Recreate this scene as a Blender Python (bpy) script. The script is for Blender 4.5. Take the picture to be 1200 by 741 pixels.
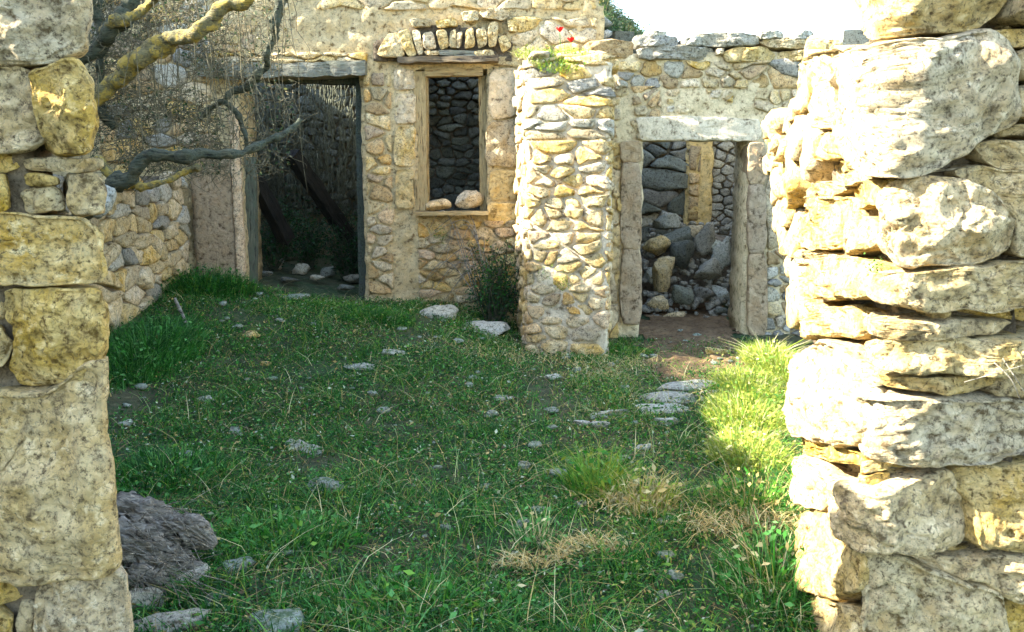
import bpy, math, random
import numpy as np
from mathutils import Vector, noise, Matrix
R = random.Random(7)
for o in list(bpy.data.objects): bpy.data.objects.remove(o)
SC = bpy.context.scene; COL = SC.collection
PI = math.pi
# ------------------------------------------------------------------ camera, sky, sun, exposure
FPX = 1039.0; PITCH = math.radians(9.2); EYE = 1.6
cd = bpy.data.cameras.new('camera'); cam = bpy.data.objects.new('camera', cd); COL.objects.link(cam)
cam.location = (0, 0, EYE); cam.rotation_euler = (PI/2 - PITCH, 0, 0)
cd.sensor_width = 36; cd.lens = 36*FPX/1200; cd.clip_start = .05; cd.clip_end = 3000
SC.camera = cam
SUN_DIR = Vector((-1.0, -0.03, 0.705)).normalized()       # towards the sun
w = bpy.data.worlds.new('World'); SC.world = w; w.use_nodes = True
nt = w.node_tree; nt.nodes.clear()
sky = nt.nodes.new('ShaderNodeTexSky'); sky.sky_type = 'NISHITA'; sky.sun_disc = False
sky.sun_elevation = math.asin(SUN_DIR.z); sky.sun_rotation = math.atan2(SUN_DIR.x, SUN_DIR.y)
sky.air_density = 1.0; sky.dust_density = 1.0; sky.ozone_density = 0.2
bg = nt.nodes.new('ShaderNodeBackground'); bg.inputs['Strength'].default_value = 0.15
wo = nt.nodes.new('ShaderNodeOutputWorld')
nt.links.new(sky.outputs[0], bg.inputs[0]); nt.links.new(bg.outputs[0], wo.inputs[0])
sl = bpy.data.lights.new('sun', 'SUN'); sl.energy = 5.0; sl.angle = math.radians(.5); sl.color = (1, .93, .80)
so = bpy.data.objects.new('sun', sl); COL.objects.link(so)
so.rotation_euler = (-SUN_DIR).to_track_quat('-Z', 'Y').to_euler()
SC.view_settings.view_transform = 'Standard'; SC.view_settings.look = 'None'
SC.view_settings.exposure = 2.95; SC.view_settings.gamma = 1

# ------------------------------------------------------------------ helpers
def ray(px, py):
    u = (px-600)/FPX; v = (370.5-py)/FPX; c, s = math.cos(PITCH), math.sin(PITCH)
    return Vector((u, c + v*s, -s + v*c))
def P(px, py, Y):
    d = ray(px, py); return Vector((d.x*Y/d.y, Y, EYE + d.z*Y/d.y))
def sm(t): t = max(0, min(1, t)); return t*t*(3-2*t)
def gz(x, y):
    z = 0.30*sm((y-5.2)/3.2)*sm((0.35-x)/1.2) + .16*sm((-1.6-x)/1.4)*sm((y-2.5)/3)
    z += .05*noise.noise(Vector((x*.7, y*.7, 3))) + .02*noise.noise(Vector((x*2.5, y*2.5, 8)))
    return z
def G(px, py):                                            # where the line of sight through a spot meets the ground
    d = ray(px, py); t = 2.0
    for k in range(400):
        t += .04; p = Vector((0, 0, EYE)) + d*t
        if p.z <= gz(p.x, p.y): break
    return p
def link(name, verts, faces, mat, parent=None, smooth=True, origin=None):
    me = bpy.data.meshes.new(name)
    o3 = Vector(origin) if origin is not None else Vector((0, 0, 0))
    if not isinstance(verts, np.ndarray): verts = [(v[0]-o3.x, v[1]-o3.y, v[2]-o3.z) for v in verts]
    me.from_pydata(verts, [], faces); me.update()
    if smooth: me.polygons.foreach_set('use_smooth', [True]*len(me.polygons))
    me.materials.append(mat)
    o = bpy.data.objects.new(name, me); COL.objects.link(o); o.location = o3
    if parent is not None:
        o.parent = parent; o.location = o3 - parent.location
    return o
def tag(o, label=None, cat=None, group=None, kind=None):
    if label: o['label'] = label
    if cat: o['category'] = cat
    if group: o['group'] = group
    if kind: o['kind'] = kind
    return o
def empty(name, loc, label, cat, group=None):
    o = bpy.data.objects.new(name, None); COL.objects.link(o); o.location = loc; o.empty_display_size = .2
    return tag(o, label, cat, group, 'thing')
class MB:
    def __init__(s): s.v = []; s.f = []
    def add(s, v, f):
        n = len(s.v); s.v += [tuple(q) for q in v]; s.f += [tuple(i+n for i in q) for q in f]
    def build(s, name, mat, parent=None, smooth=True, origin=None): return link(name, s.v, s.f, mat, parent, smooth, origin)
def fr(p, sc, seed=0, oct=4):
    return noise.fractal(Vector((p[0]*sc+seed*7.1, p[1]*sc+seed*3.3, p[2]*sc-seed*5.7)), 1.0, 2.0, oct)
def tube(pts, rad, sides=6, rough=0, seed=0, sub=1):
    pts = [Vector(p) for p in pts]
    if sub > 1:                                           # Catmull-Rom
        q = []; rr = []
        for i in range(len(pts)-1):
            a = pts[max(i-1, 0)]; b = pts[i]; c = pts[i+1]; d = pts[min(i+2, len(pts)-1)]
            for k in range(sub):
                t = k/sub
                q.append(.5*((2*b)+(c-a)*t+(2*a-5*b+4*c-d)*t*t+(3*b-a-3*c+d)*t**3)); rr.append(rad[i]*(1-t)+rad[i+1]*t)
        q.append(pts[-1]); rr.append(rad[-1]); pts, rad = q, rr
    v = []; f = []; n = len(pts); ref = Vector((0.3, 1, .2)).normalized()
    for i, p in enumerate(pts):
        d = (pts[min(i+1, n-1)]-pts[max(i-1, 0)]).normalized()
        a = d.cross(ref)
        if a.length < .05: a = d.cross(Vector((1, 0, 0)))
        a.normalize(); b = d.cross(a)
        for k in range(sides):
            an = 2*PI*k/sides; r = rad[i]
            w_ = p + (a*math.cos(an)+b*math.sin(an))*r
            if rough: w_ += (a*math.cos(an)+b*math.sin(an))*r*rough*fr(w_, 1.1/max(rad[0], .02)*.5, seed)
            v.append(w_)
    for i in range(n-1):
        for k in range(sides):
            a = i*sides+k; b = i*sides+(k+1) % sides; f.append((a, b, b+sides, a+sides))
    f.append(tuple(range(sides))[::-1]); f.append(tuple(range((n-1)*sides, n*sides)))
    return v, f
def blob(c, size, seed=0, seg=20, rough=.18, sq=2.6, rot=0, tilt=0):
    """a weathered rock: squarish ellipsoid cut by chance planes and roughened"""
    rr = random.Random(seed*13+5); v = []; f = []; rings = seg//2
    pl = [(Vector((rr.gauss(0, 1), rr.gauss(0, 1), rr.gauss(0, 1))).normalized(), rr.uniform(.5, .88)) for _ in range(9)]
    M = Matrix.Rotation(rot, 3, 'Z') @ Matrix.Rotation(tilt, 3, 'Y')
    for i in range(rings+1):
        th = PI*i/rings
        for k in range(seg):
            an = 2*PI*k/seg
            d = Vector((math.sin(th)*math.cos(an), math.sin(th)*math.sin(an), math.cos(th)))
            q = 1/((abs(d.x)**sq+abs(d.y)**sq+abs(d.z)**sq)**(1/sq)+1e-6); p = d*q
            for n_, h in pl:
                e = p.dot(n_)-h
                if e > 0: p -= n_*e*.95
            p *= 1+rough*fr(p, 1.6, seed, 5)
            p = M @ Vector((p.x*size[0]/2, p.y*size[1]/2, p.z*size[2]/2))
            v.append(Vector(c)+p)
    for i in range(rings):
        for k in range(seg):
            a = i*seg+k; b = i*seg+(k+1) % seg; f.append((a, a+seg, b+seg, b))
    return v, f
def roughbox(c0, c1, step=.06, amp=.01, sc=5, seed=0, M=None):
    v = []; f = []
    c0 = list(c0); c1 = list(c1)
    for ax in range(3):
        u, w_ = [(1, 2), (2, 0), (0, 1)][ax]
        nu = max(1, round(abs(c1[u]-c0[u])/step)); nw = max(1, round(abs(c1[w_]-c0[w_])/step))
        nu = min(nu, 150); nw = min(nw, 150)
        for side in (0, 1):
            n0 = len(v)
            for i in range(nu+1):
                for j in range(nw+1):
                    p = [0, 0, 0]; p[ax] = (c0, c1)[side][ax]
                    p[u] = c0[u]+(c1[u]-c0[u])*i/nu; p[w_] = c0[w_]+(c1[w_]-c0[w_])*j/nw
                    p = Vector(p)
                    if amp:
                        q = p*sc+Vector((seed, 0, 0))
                        p = p+Vector((noise.fractal(q, 1, 2, 3), noise.fractal(q+Vector((9, 0, 0)), 1, 2, 3), noise.fractal(q+Vector((0, 9, 0)), 1, 2, 3)))*amp
                    v.append(M @ p if M else p)
            for i in range(nu):
                for j in range(nw):
                    a = n0+i*(nw+1)+j; q = (a, a+nw+1, a+nw+2, a+1)
                    f.append(q if side else q[::-1])
    return v, f
# ---- a wall face: a line in plan, swept upwards; s runs along it, z up, d outwards
class Surf:
    def __init__(self, pts, iters=3):
        p = [Vector(q) for q in pts]
        for _ in range(iters):
            n = [p[0]]
            for a, b in zip(p[:-1], p[1:]): n += [a*.75+b*.25, a*.25+b*.75]
            n.append(p[-1]); p = n
        self.p = p; self.s = [0]
        for a, b in zip(p[:-1], p[1:]): self.s.append(self.s[-1]+(b-a).length)
        segn = []
        for a, b in zip(p[:-1], p[1:]):
            d = (b-a).normalized(); segn.append(Vector((d.y, -d.x)))
        self.n = [segn[0]]+[(a+b).normalized() for a, b in zip(segn[:-1], segn[1:])]+[segn[-1]]
    def pos(self, s, z, d=0):
        S = self.s
        i = 0; hi = len(S)-2
        while i < hi and S[i+1] < s: i += 1
        t = (s-S[i])/(S[i+1]-S[i]); a = self.p[i].lerp(self.p[i+1], t); tt = max(0, min(1, t))
        n = (self.n[i]*(1-tt)+self.n[i+1]*tt)
        return Vector((a.x+n.x*d, a.y+n.y*d, z))
    def uv(self, px, py):
        D = ray(px, py); best = None
        m = len(self.p)-1
        for i in range(m):
            a, b = self.p[i], self.p[i+1]; e = b-a
            den = D.x*e.y-D.y*e.x
            if abs(den) < 1e-9: continue
            t = (a.x*e.y-a.y*e.x)/den; k = (a.x*D.y-a.y*D.x)/den
            lo = -1e9 if i == 0 else -1e-6; hi = 1e9 if i == m-1 else 1+1e-6
            if t > 0 and lo <= k <= hi and (best is None or t < best[0]): best = (t, self.s[i]+k*e.length)
        if best is None: return None
        return (best[1], EYE+D.z*best[0])
    def px(self, s, z):
        q = self.pos(s, z)-Vector((0, 0, EYE)); c, sn = math.cos(PITCH), math.sin(PITCH)
        dep = q.y*c-q.z*sn; up = q.y*sn+q.z*c
        return 600+FPX*q.x/dep, 370.5-FPX*up/dep
def chaikin(p, it=1):
    for _ in range(it):
        n = []
        for i in range(len(p)):
            a = p[i]; b = p[(i+1) % len(p)]
            n += [(a[0]*.78+b[0]*.22, a[1]*.78+b[1]*.22), (a[0]*.22+b[0]*.78, a[1]*.22+b[1]*.78)]
        p = n
    return p
def resample(p, N):
    L = [0]
    for i in range(len(p)):
        a = p[i]; b = p[(i+1) % len(p)]; L.append(L[-1]+math.hypot(b[0]-a[0], b[1]-a[1]))
    out = []; j = 0
    for k in range(N):
        t = L[-1]*k/N
        while L[j+1] < t: j += 1
        u = (t-L[j])/max(1e-9, L[j+1]-L[j]); a = p[j]; b = p[(j+1) % len(p)]
        out.append((a[0]+(b[0]-a[0])*u, a[1]+(b[1]-a[1])*u))
    return out
def area_c(p):
    A = cx = cy = 0
    for i in range(len(p)):
        a = p[i]; b = p[(i+1) % len(p)]; c = a[0]*b[1]-b[0]*a[1]; A += c; cx += (a[0]+b[0])*c; cy += (a[1]+b[1])*c
    if abs(A) < 1e-9: return 0, p[0]
    return A/2, (cx/(3*A), cy/(3*A))
def hero(surf, poly, mat, parent, bulge=.05, depth=.25, seed=0, N=88, rings=24, pw=3.2, base=0., name='stone', rough=1., grow=1.035, shear=0.):
    """a big traced stone: outline in wall coordinates, pillowed and chiselled, closed at the back"""
    A, c = area_c(poly)
    if A < 0: poly = poly[::-1]; A = -A
    if rough < .5: grow = 1
    q = []
    for i in range(len(poly)):
        a = poly[i]; b = poly[(i+1) % len(poly)]; cu = .07 if rough < .5 else .14
        q += [(a[0]*(1-cu)+b[0]*cu, a[1]*(1-cu)+b[1]*cu), (a[0]*cu+b[0]*(1-cu), a[1]*cu+b[1]*(1-cu))]
    q = resample([(c[0]+(a[0]-c[0])*grow, c[1]+(a[1]-c[1])*grow) for a in q], N); size = math.sqrt(A)
    rr = random.Random(seed+99)
    pl = [(rr.uniform(-1, 1), rr.uniform(-1, 1), rr.uniform(.3, .8)) for _ in range(6)] if rough > .5 else []
    v = [None]; f = []
    rl = [1-(1-k/rings)**1.9 for k in range(1, rings+1)]
    levels = [(r, bulge*(1-min(r, .9999)**pw)**(1/pw)) for r in rl]+[(.985, -depth*.25), (.95, -depth*.6), (.85, -depth)]
    def pt(s, z, d, r):
        if d > 0:
            us, uz = (s-c[0])/size*2, (z-c[1])/size*2
            for a_, b2, h_ in pl:
                lim = bulge*(h_+.55*(a_*us+b2*uz)+.35)
                if d > lim: d = lim+(d-lim)*.25
        h = d
        wp = surf.pos(s, z, d)
        edge = 1 if r < .93 else .45
        if r > -1:
            n1 = fr(wp, .9/size, seed, 3)*size*.12
            n2 = (fr(wp, 3.4/size, seed+3, 5)*.05-.035*abs(fr((wp.x, wp.y, wp.z*2.2), 2.2/size, seed+8, 4)))*size
            n3 = fr(wp, 24, seed+5, 4)*.010
            cr = abs(noise.noise(wp*(2.6/size)+Vector((seed, 1, 2)))); n4 = -max(0, .07-cr)*.14*min(size, .35)*3
            h += (n1+n2+n4)*edge*rough+n3*rough*1.3
        lx = fr(wp, 8, seed+11, 4)*.012; lz = fr(wp, 8, seed+17, 4)*.012
        return surf.pos(s+lx+min(d, 0)*shear, z+lz, base+h)
    v[0] = pt(c[0], c[1], bulge, 0)
    for r, d in levels:
        for a in q: v.append(pt(c[0]+(a[0]-c[0])*r, c[1]+(a[1]-c[1])*r, d, r))
    for k in range(N): f.append((0, 1+k, 1+(k+1) % N))
    for i in range(len(levels)-1):
        for k in range(N):
            a = 1+i*N+k; b = 1+i*N+(k+1) % N; f.append((a, a+N, b+N, b))
    f.append(tuple(1+(len(levels)-1)*N+k for k in range(N))[::-1])
    return link(name, v, f, mat, parent, True, surf.pos(c[0], c[1], -depth/3))
def cell_geo(surf, poly, h, rr, gap=.008, depth=.05, flat=.8, base=0):
    A, c = area_c(poly)
    if abs(A) < 2e-4: return None
    if A < 0: poly = poly[::-1]
    m0 = [poly[0]]
    for p_ in poly[1:]:
        if math.hypot(p_[0]-m0[-1][0], p_[1]-m0[-1][1]) > .012: m0.append(p_)
    if len(m0) < 3: return None
    q = []
    for i in range(len(m0)):
        a = m0[i]; b = m0[(i+1) % len(m0)]; cut = rr.uniform(.08, .22)
        q += [(a[0]*(1-cut)+b[0]*cut, a[1]*(1-cut)+b[1]*cut), (a[0]*cut+b[0]*(1-cut), a[1]*cut+b[1]*(1-cut))]
        if math.hypot(b[0]-a[0], b[1]-a[1]) > .05:
            e = rr.uniform(-.1, .1); q.insert(-1, ((a[0]+b[0])/2+(b[1]-a[1])*e, (a[1]+b[1])/2-(b[0]-a[0])*e))
    size = math.sqrt(abs(A)); k_ = max(.6, 1-gap/size*2)
    tx, tz = rr.uniform(-.6, .6)*h/size, rr.uniform(-.6, .6)*h/size
    seed = rr.random()*50; v = []; f = []; n = len(q)
    for r, d in ((.96, -depth), (1, h*.25), (.95, h*.85), (.66, h)):
        for a in q:
            ds, dz = (a[0]-c[0])*r*k_, (a[1]-c[1])*r*k_
            wp = (ds/size*1.5+seed, dz/size*1.5, r*3)
            nn = noise.noise(Vector(wp))
            s_ = c[0]+ds*(1+.16*nn); z_ = c[1]+dz*(1-.16*nn)
            dd = d+(tx*ds+tz*dz + h*.6*nn if d > 0 else 0)
            v.append(surf.pos(s_, z_, base+dd))
    v.append(surf.pos(c[0], c[1], base+h*1.02))
    for i in range(3):
        for k in range(n):
            a = i*n+k; b = i*n+(k+1) % n; f.append((a, b, b+n, a+n))
    for k in range(n): f.append((3*n+k, 3*n+(k+1) % n, 4*n))
    return v, f, surf.pos(c[0], c[1], 0)
def clip(poly, nx, ny, d):                                # keep nx*x+ny*y <= d
    out = []
    for i in range(len(poly)):
        a = poly[i]; b = poly[(i+1) % len(poly)]; da = nx*a[0]+ny*a[1]-d; db = nx*b[0]+ny*b[1]-d
        if da <= 0: out.append(a)
        if da*db < 0:
            t = da/(da-db); out.append((a[0]+(b[0]-a[0])*t, a[1]+(b[1]-a[1])*t))
    return out
def rubble_cells(s0, s1, z0, z1, w_, h_, rr, jit=.42, inside=None):
    """irregular courses of stones filling a rectangle of wall"""
    pts = []; nz = max(1, round((z1-z0)/h_)); hh = (z1-z0)/nz
    for j in range(nz):
        ns = max(1, round((s1-s0)/(w_*rr.uniform(.75, 1.3)))); ww = (s1-s0)/ns; off = rr.random()-.5
        for i in range(-1, ns+1):
            s = s0+(i+.5+off)*ww+rr.uniform(-jit, jit)*ww; z = z0+(j+.5)*hh+rr.uniform(-jit, jit)*hh*.8
            if s0-.02 < s < s1+.02 and rr.random() > .32: pts.append((s, z))
    out = []
    for i, p in enumerate(pts):
        if inside and not inside(*p): continue
        poly = [(s0, z0), (s1, z0), (s1, z1), (s0, z1)]
        for j, q in enumerate(pts):
            if i == j: continue
            dx = (q[0]-p[0])/w_; dy = (q[1]-p[1])/h_
            if dx*dx+dy*dy > 9: continue
            nx = dx/w_; ny = dy/h_; mx = (p[0]+q[0])/2; my = (p[1]+q[1])/2
            poly = clip(poly, nx, ny, nx*mx+ny*my)
            if len(poly) < 3: break
        if len(poly) >= 3: out.append(poly)
    return out
def uvrect(surf, x0, y0, x1, y1):
    a = surf.uv(x0, y0); b = surf.uv(x1, y1); c = surf.uv(x0, y1); d = surf.uv(x1, y0)
    return (a[0]+c[0])/2, (b[0]+d[0])/2, (b[1]+c[1])/2, (a[1]+d[1])/2
def rubble(surf, rect, w_, h_, mat, parent, h=.03, rr=None, name='stone', inside=None, gap=.008, skip=0, base=0, limit=300, mats=None):
    s0, s1, z0, z1 = rect
    cells = rubble_cells(s0, s1, z0, z1, w_, h_, rr, inside=inside); rr.shuffle(cells)
    n = parent.get('_n', 0); rest = MB()
    for c in cells:
        if rr.random() < skip: continue
        g = cell_geo(surf, c, h*rr.uniform(.5, 1.5), rr, gap, base=base)
        if not g: continue
        if n < limit: link(name, g[0], g[1], rr.choice(mats) if mats else mat, parent, True, g[2]); n += 1
        else: rest.add(g[0], g[1])
    parent['_n'] = n
    if rest.v: tag(rest.build(name+'_infill', mat, parent), kind='stuff')
def slab(surf, s0, s1, z0, z1, step, inside, thick, amp, mat, parent, name, base=0, sc=6, kind=None):
    """the solid of a wall: a grid in wall coordinates with holes, rough in front, real thickness"""
    ns = round((s1-s0)/step); nz = round((z1-z0)/step); ds = (s1-s0)/ns; dz = (z1-z0)/nz
    m = [[bool(inside(s0+(i+.5)*ds, z0+(j+.5)*dz)) for j in range(nz)] for i in range(ns)]
    v = []; f = []; idx = {}
    def V(i, j, k):
        key = (i, j, k)
        if key not in idx:
            s = s0+i*ds; z = z0+j*dz
            p = surf.pos(s, z, base-(thick if k else 0)); n = fr(p, sc, 2, 4)*amp
            lx = noise.noise(p*9)*step*.45; lz = noise.noise(p*9+Vector((5, 5, 5)))*step*.45
            idx[key] = len(v); v.append(surf.pos(s+lx, z+lz, base+(n if not k else -thick+n)))
        return idx[key]
    for i in range(ns):
        for j in range(nz):
            if not m[i][j]: continue
            f.append((V(i, j, 0), V(i+1, j, 0), V(i+1, j+1, 0), V(i, j+1, 0)))
            f.append((V(i, j+1, 1), V(i+1, j+1, 1), V(i+1, j, 1), V(i, j, 1)))
            for di, dj, a, b in ((-1, 0, (i, j+1), (i, j)), (1, 0, (i+1, j), (i+1, j+1)), (0, -1, (i, j), (i+1, j)), (0, 1, (i+1, j+1), (i, j+1))):
                x, y = i+di, j+dj
                if not (0 <= x < ns and 0 <= y < nz and m[x][y]):
                    f.append((V(*b, 0), V(*a, 0), V(*a, 1), V(*b, 1)))
    o = link(name, v, f, mat, parent)
    if kind: o['kind'] = kind
    return o

# ------------------------------------------------------------------ materials
def newmat(name, rough=.9):
    m = bpy.data.materials.new(name); m.use_nodes = True; t = m.node_tree
    b = t.nodes['Principled BSDF']; b.inputs['Roughness'].default_value = rough; b.inputs['Specular IOR Level'].default_value = .25
    return m, t, b
def N(t, typ, **kw):
    n = t.nodes.new(typ)
    for k, v in kw.items():
        if k in ('blend_type', 'data_type', 'operation', 'feature', 'distance', 'noise_type', 'clamp_factor', 'attribute_name'): setattr(n, k, v)
        else: n.inputs[k.replace('_', ' ')].default_value = v
    return n
def ramp(t, src, a, b):
    n = t.nodes.new('ShaderNodeMapRange'); n.inputs['From Min'].default_value = a; n.inputs['From Max'].default_value = b
    t.links.new(src, n.inputs['Value']); return n.outputs[0]
def mix(t, fac, a, b, mode='MIX'):
    n = t.nodes.new('ShaderNodeMix'); n.data_type = 'RGBA'; n.blend_type = mode
    for s, i in ((fac, 0), (a, 6), (b, 7)):
        if isinstance(s, (int, float)): n.inputs[i].default_value = s
        elif isinstance(s, tuple): n.inputs[i].default_value = (*s, 1) if len(s) == 3 else s
        else: t.links.new(s, n.inputs[i])
    return n.outputs[2]
def coords(t, rnd=True):
    tc = t.nodes.new('ShaderNodeTexCoord'); oi = t.nodes.new('ShaderNodeObjectInfo')
    if not rnd: return tc.outputs['Object'], oi.outputs['Random']
    m = t.nodes.new('ShaderNodeVectorMath'); m.operation = 'MULTIPLY_ADD'
    t.links.new(oi.outputs['Random'], m.inputs[0]); m.inputs[1].default_value = (37, 91, 53); t.links.new(tc.outputs['Object'], m.inputs[2])
    return m.outputs[0], oi.outputs['Random']
def tex(t, vec, scale, detail=6, rough=.6, dist=0):
    n = t.nodes.new('ShaderNodeTexNoise'); n.inputs['Scale'].default_value = scale; n.inputs['Detail'].default_value = detail
    n.inputs['Roughness'].default_value = rough; n.inputs['Distortion'].default_value = dist; t.links.new(vec, n.inputs['Vector']); return n.outputs['Fac']
def vor(t, vec, scale, feature='DISTANCE_TO_EDGE'):
    n = t.nodes.new('ShaderNodeTexVoronoi'); n.feature = feature; n.inputs['Scale'].default_value = scale; t.links.new(vec, n.inputs['Vector']); return n
def warp(t, vec, scale, amt):
    n = t.nodes.new('ShaderNodeTexNoise'); n.inputs['Scale'].default_value = scale; n.inputs['Detail'].default_value = 4; t.links.new(vec, n.inputs['Vector'])
    m = t.nodes.new('ShaderNodeVectorMath'); m.operation = 'MULTIPLY_ADD'; t.links.new(n.outputs['Color'], m.inputs[0]); m.inputs[1].default_value = (amt,)*3; t.links.new(vec, m.inputs[2])
    return m.outputs[0]
def bump(t, b, src, strength, dist, prev=None):
    n = t.nodes.new('ShaderNodeBump'); n.inputs['Strength'].default_value = strength; n.inputs['Distance'].default_value = dist
    t.links.new(src, n.inputs['Height'])
    if prev is not None: t.links.new(prev, n.inputs['Normal'])
    t.links.new(n.outputs[0], b.inputs['Normal']); return n.outputs[0]
def stone_mat(name, pale, ochre, dark, s=1.0, oc=.5, pits=.5, bmp=1., var=.35, moss=None, rnd=True, sp=1.):
    m, t, b = newmat(name); vec, rn = coords(t, rnd)
    wv = warp(t, vec, 4*s, .12/s)
    b0 = tex(t, wv, 6.5*s, 8, .72); mid = tex(t, wv, 13*s, 7, .68); fine = tex(t, vec, 60*s, 5, .7)
    speck = tex(t, vec, 34*s, 8, .75)
    bm = t.nodes.new('ShaderNodeMath'); bm.operation = 'MULTIPLY_ADD'; t.links.new(rn, bm.inputs[0]); bm.inputs[1].default_value = .07; t.links.new(b0, bm.inputs[2])
    bs = t.nodes.new('ShaderNodeMath'); bs.operation = 'SUBTRACT'; t.links.new(bm.outputs[0], bs.inputs[0]); bs.inputs[1].default_value = .035; big = bs.outputs[0]
    c = mix(t, ramp(t, big, .66-oc*.35, .80-oc*.30), pale, ochre)
    c = mix(t, ramp(t, mid, .50, .66), c, tuple(min(1, q*1.25) for q in pale))
    c = mix(t, ramp(t, mid, .47, .35), c, tuple((a+q)/2*.5 for a, q in zip(ochre, dark)))
    c = mix(t, ramp(t, speck, .49-.05*(1-sp), .36-.07*(1-sp)), c, dark)
    ck = vor(t, warp(t, vec, 11*s, .16/s), 10*s).outputs['Distance']
    crk = t.nodes.new('ShaderNodeMath'); crk.operation = 'MULTIPLY'; t.links.new(ramp(t, ck, .028, .0), crk.inputs[0]); t.links.new(ramp(t, mid, .42, .60), crk.inputs[1])
    ck2 = t.nodes.new('ShaderNodeMath'); ck2.operation = 'MULTIPLY'; ck2.inputs[1].default_value = .6; t.links.new(crk.outputs[0], ck2.inputs[0]); c = mix(t, ck2.outputs[0], c, dark)
    hv = t.nodes.new('ShaderNodeHueSaturation'); t.links.new(c, hv.inputs['Color'])
    vr = t.nodes.new('ShaderNodeMapRange'); t.links.new(rn, vr.inputs[0]); vr.inputs[3].default_value = 1-var; vr.inputs[4].default_value = 1+var*.6
    t.links.new(vr.outputs[0], hv.inputs['Value'])
    m2 = t.nodes.new('ShaderNodeMath'); m2.operation = 'FRACT'; m3 = t.nodes.new('ShaderNodeMath'); m3.operation = 'MULTIPLY'; m3.inputs[1].default_value = 17.3
    t.links.new(rn, m3.inputs[0]); t.links.new(m3.outputs[0], m2.inputs[0])
    sr = t.nodes.new('ShaderNodeMapRange'); t.links.new(m2.outputs[0], sr.inputs[0]); sr.inputs[3].default_value = .75; sr.inputs[4].default_value = 1.1
    t.links.new(sr.outputs[0], hv.inputs['Saturation']); c = hv.outputs[0]
    if moss:
        g = t.nodes.new('ShaderNodeNewGeometry'); sx = t.nodes.new('ShaderNodeSeparateXYZ'); t.links.new(g.outputs['Normal'], sx.inputs[0])
        ad = t.nodes.new('ShaderNodeMath'); ad.operation = 'MULTIPLY_ADD'; t.links.new(sx.outputs[2], ad.inputs[0]); ad.inputs[1].default_value = .14; t.links.new(mid, ad.inputs[2])
        c = mix(t, ramp(t, ad.outputs[0], .55, .72), c, moss)
    t.links.new(c, b.inputs['Base Color'])
    n1 = bump(t, b, mid, 1.0*bmp, .045/s)
    n2 = bump(t, b, speck, 1.0*bmp*min(1, pits*2), .022/s, n1)
    cc = t.nodes.new('ShaderNodeMath'); cc.operation = 'MULTIPLY'; cc.inputs[1].default_value = -1; t.links.new(crk.outputs[0], cc.inputs[0])
    n3 = bump(t, b, cc.outputs[0], .7*bmp, .02/s, n2)
    bump(t, b, fine, .5*bmp, .006/s, n3)
    return m
M_near = stone_mat('limestone_near', (.76, .58, .27), (.62, .40, .09), (.12, .07, .02), 1.6, .80, .5, 1.1, .15)
M_nearp = stone_mat('limestone_pale', (.74, .59, .31), (.60, .37, .08), (.13, .085, .03), 1.8, .68, .5, 1.1, .15)
M_rub = stone_mat('rubble_stone', (.66, .54, .31), (.54, .37, .12), (.09, .065, .03), 2.2, .65, .5, 1, .35)
M_rubw = stone_mat('rubble_warm', (.60, .44, .21), (.52, .30, .09), (.10, .06, .03), 2.2, .65, .5, 1, .35)
M_grey = stone_mat('rubble_grey', (.44, .41, .31), (.38, .31, .17), (.06, .06, .045), 2.2, .3, .5, 1, .45)
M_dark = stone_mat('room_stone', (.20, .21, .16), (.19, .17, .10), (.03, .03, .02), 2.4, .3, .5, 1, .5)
M_plast = stone_mat('earth_mortar', (.64, .51, .27), (.54, .37, .13), (.14, .09, .04), 1.4, .5, .6, 1.2, .05, rnd=False, sp=.2)
M_mort = stone_mat('joint_mortar', (.24, .19, .12), (.20, .13, .06), (.05, .04, .025), 2.4, .4, .6, 1.2, .05, rnd=False, sp=.2)
M_joint = stone_mat('deep_joint', (.12, .095, .06), (.11, .07, .03), (.03, .022, .014), 2.4, .4, .6, 1.2, .05, rnd=False, sp=.2)
M_render = stone_mat('lime_render', (.66, .55, .34), (.55, .40, .18), (.14, .10, .05), 1.2, .25, .6, .8, .05, rnd=False, sp=0)
M_block = stone_mat('dressed_block', (.64, .49, .24), (.56, .38, .13), (.16, .09, .03), 1.3, .6, .4, .8, .18, sp=.1)
M_jamb = stone_mat('jamb_stone', (.38, .28, .15), (.36, .21, .08), (.10, .07, .03), 1.3, .5, .4, .8, .15, sp=.1)
M_fall = stone_mat('fallen_stone', (.36, .39, .32), (.30, .32, .20), (.06, .07, .05), 2.2, .3, .5, 1, .3, moss=(.10, .15, .07))
M_fallw = stone_mat('fallen_pale_stone', (.44, .44, .34), (.34, .34, .18), (.08, .09, .05), 2.2, .3, .5, 1, .2)
def wood_mat(name, a, b_, c_, s=1, axis=0, lichen=None):
    m, t, b = newmat(name); vec, rn = coords(t)
    mp = t.nodes.new('ShaderNodeMapping'); t.links.new(vec, mp.inputs[0]); sc = [22*s]*3; sc[axis] = 2.2*s; mp.inputs['Scale'].default_value = sc
    g = tex(t, mp.outputs[0], 2, 7, .65, .4); k = tex(t, vec, 9*s, 6, .65)
    c = mix(t, ramp(t, g, .35, .62), c_, a); c = mix(t, ramp(t, k, .45, .6), c, b_)
    c = mix(t, ramp(t, g, .42, .34), c, tuple(q*.5 for q in c_))
    if lichen: c = mix(t, ramp(t, tex(t, vec, 5*s, 10, .78), .49, .54), c, lichen)
    t.links.new(c, b.inputs['Base Color']); n1 = bump(t, b, g, 1.0, .035/s); bump(t, b, k, .9, .03/s, n1); return m
M_beam = wood_mat('weathered_beam', (.30, .29, .22), (.20, .20, .14), (.06, .06, .045))
M_beamb = wood_mat('brown_beam', (.24, .18, .10), (.14, .11, .07), (.05, .04, .03))
M_frame = wood_mat('window_wood', (.46, .35, .17), (.32, .25, .12), (.13, .09, .04), 1.5, 2)
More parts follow.
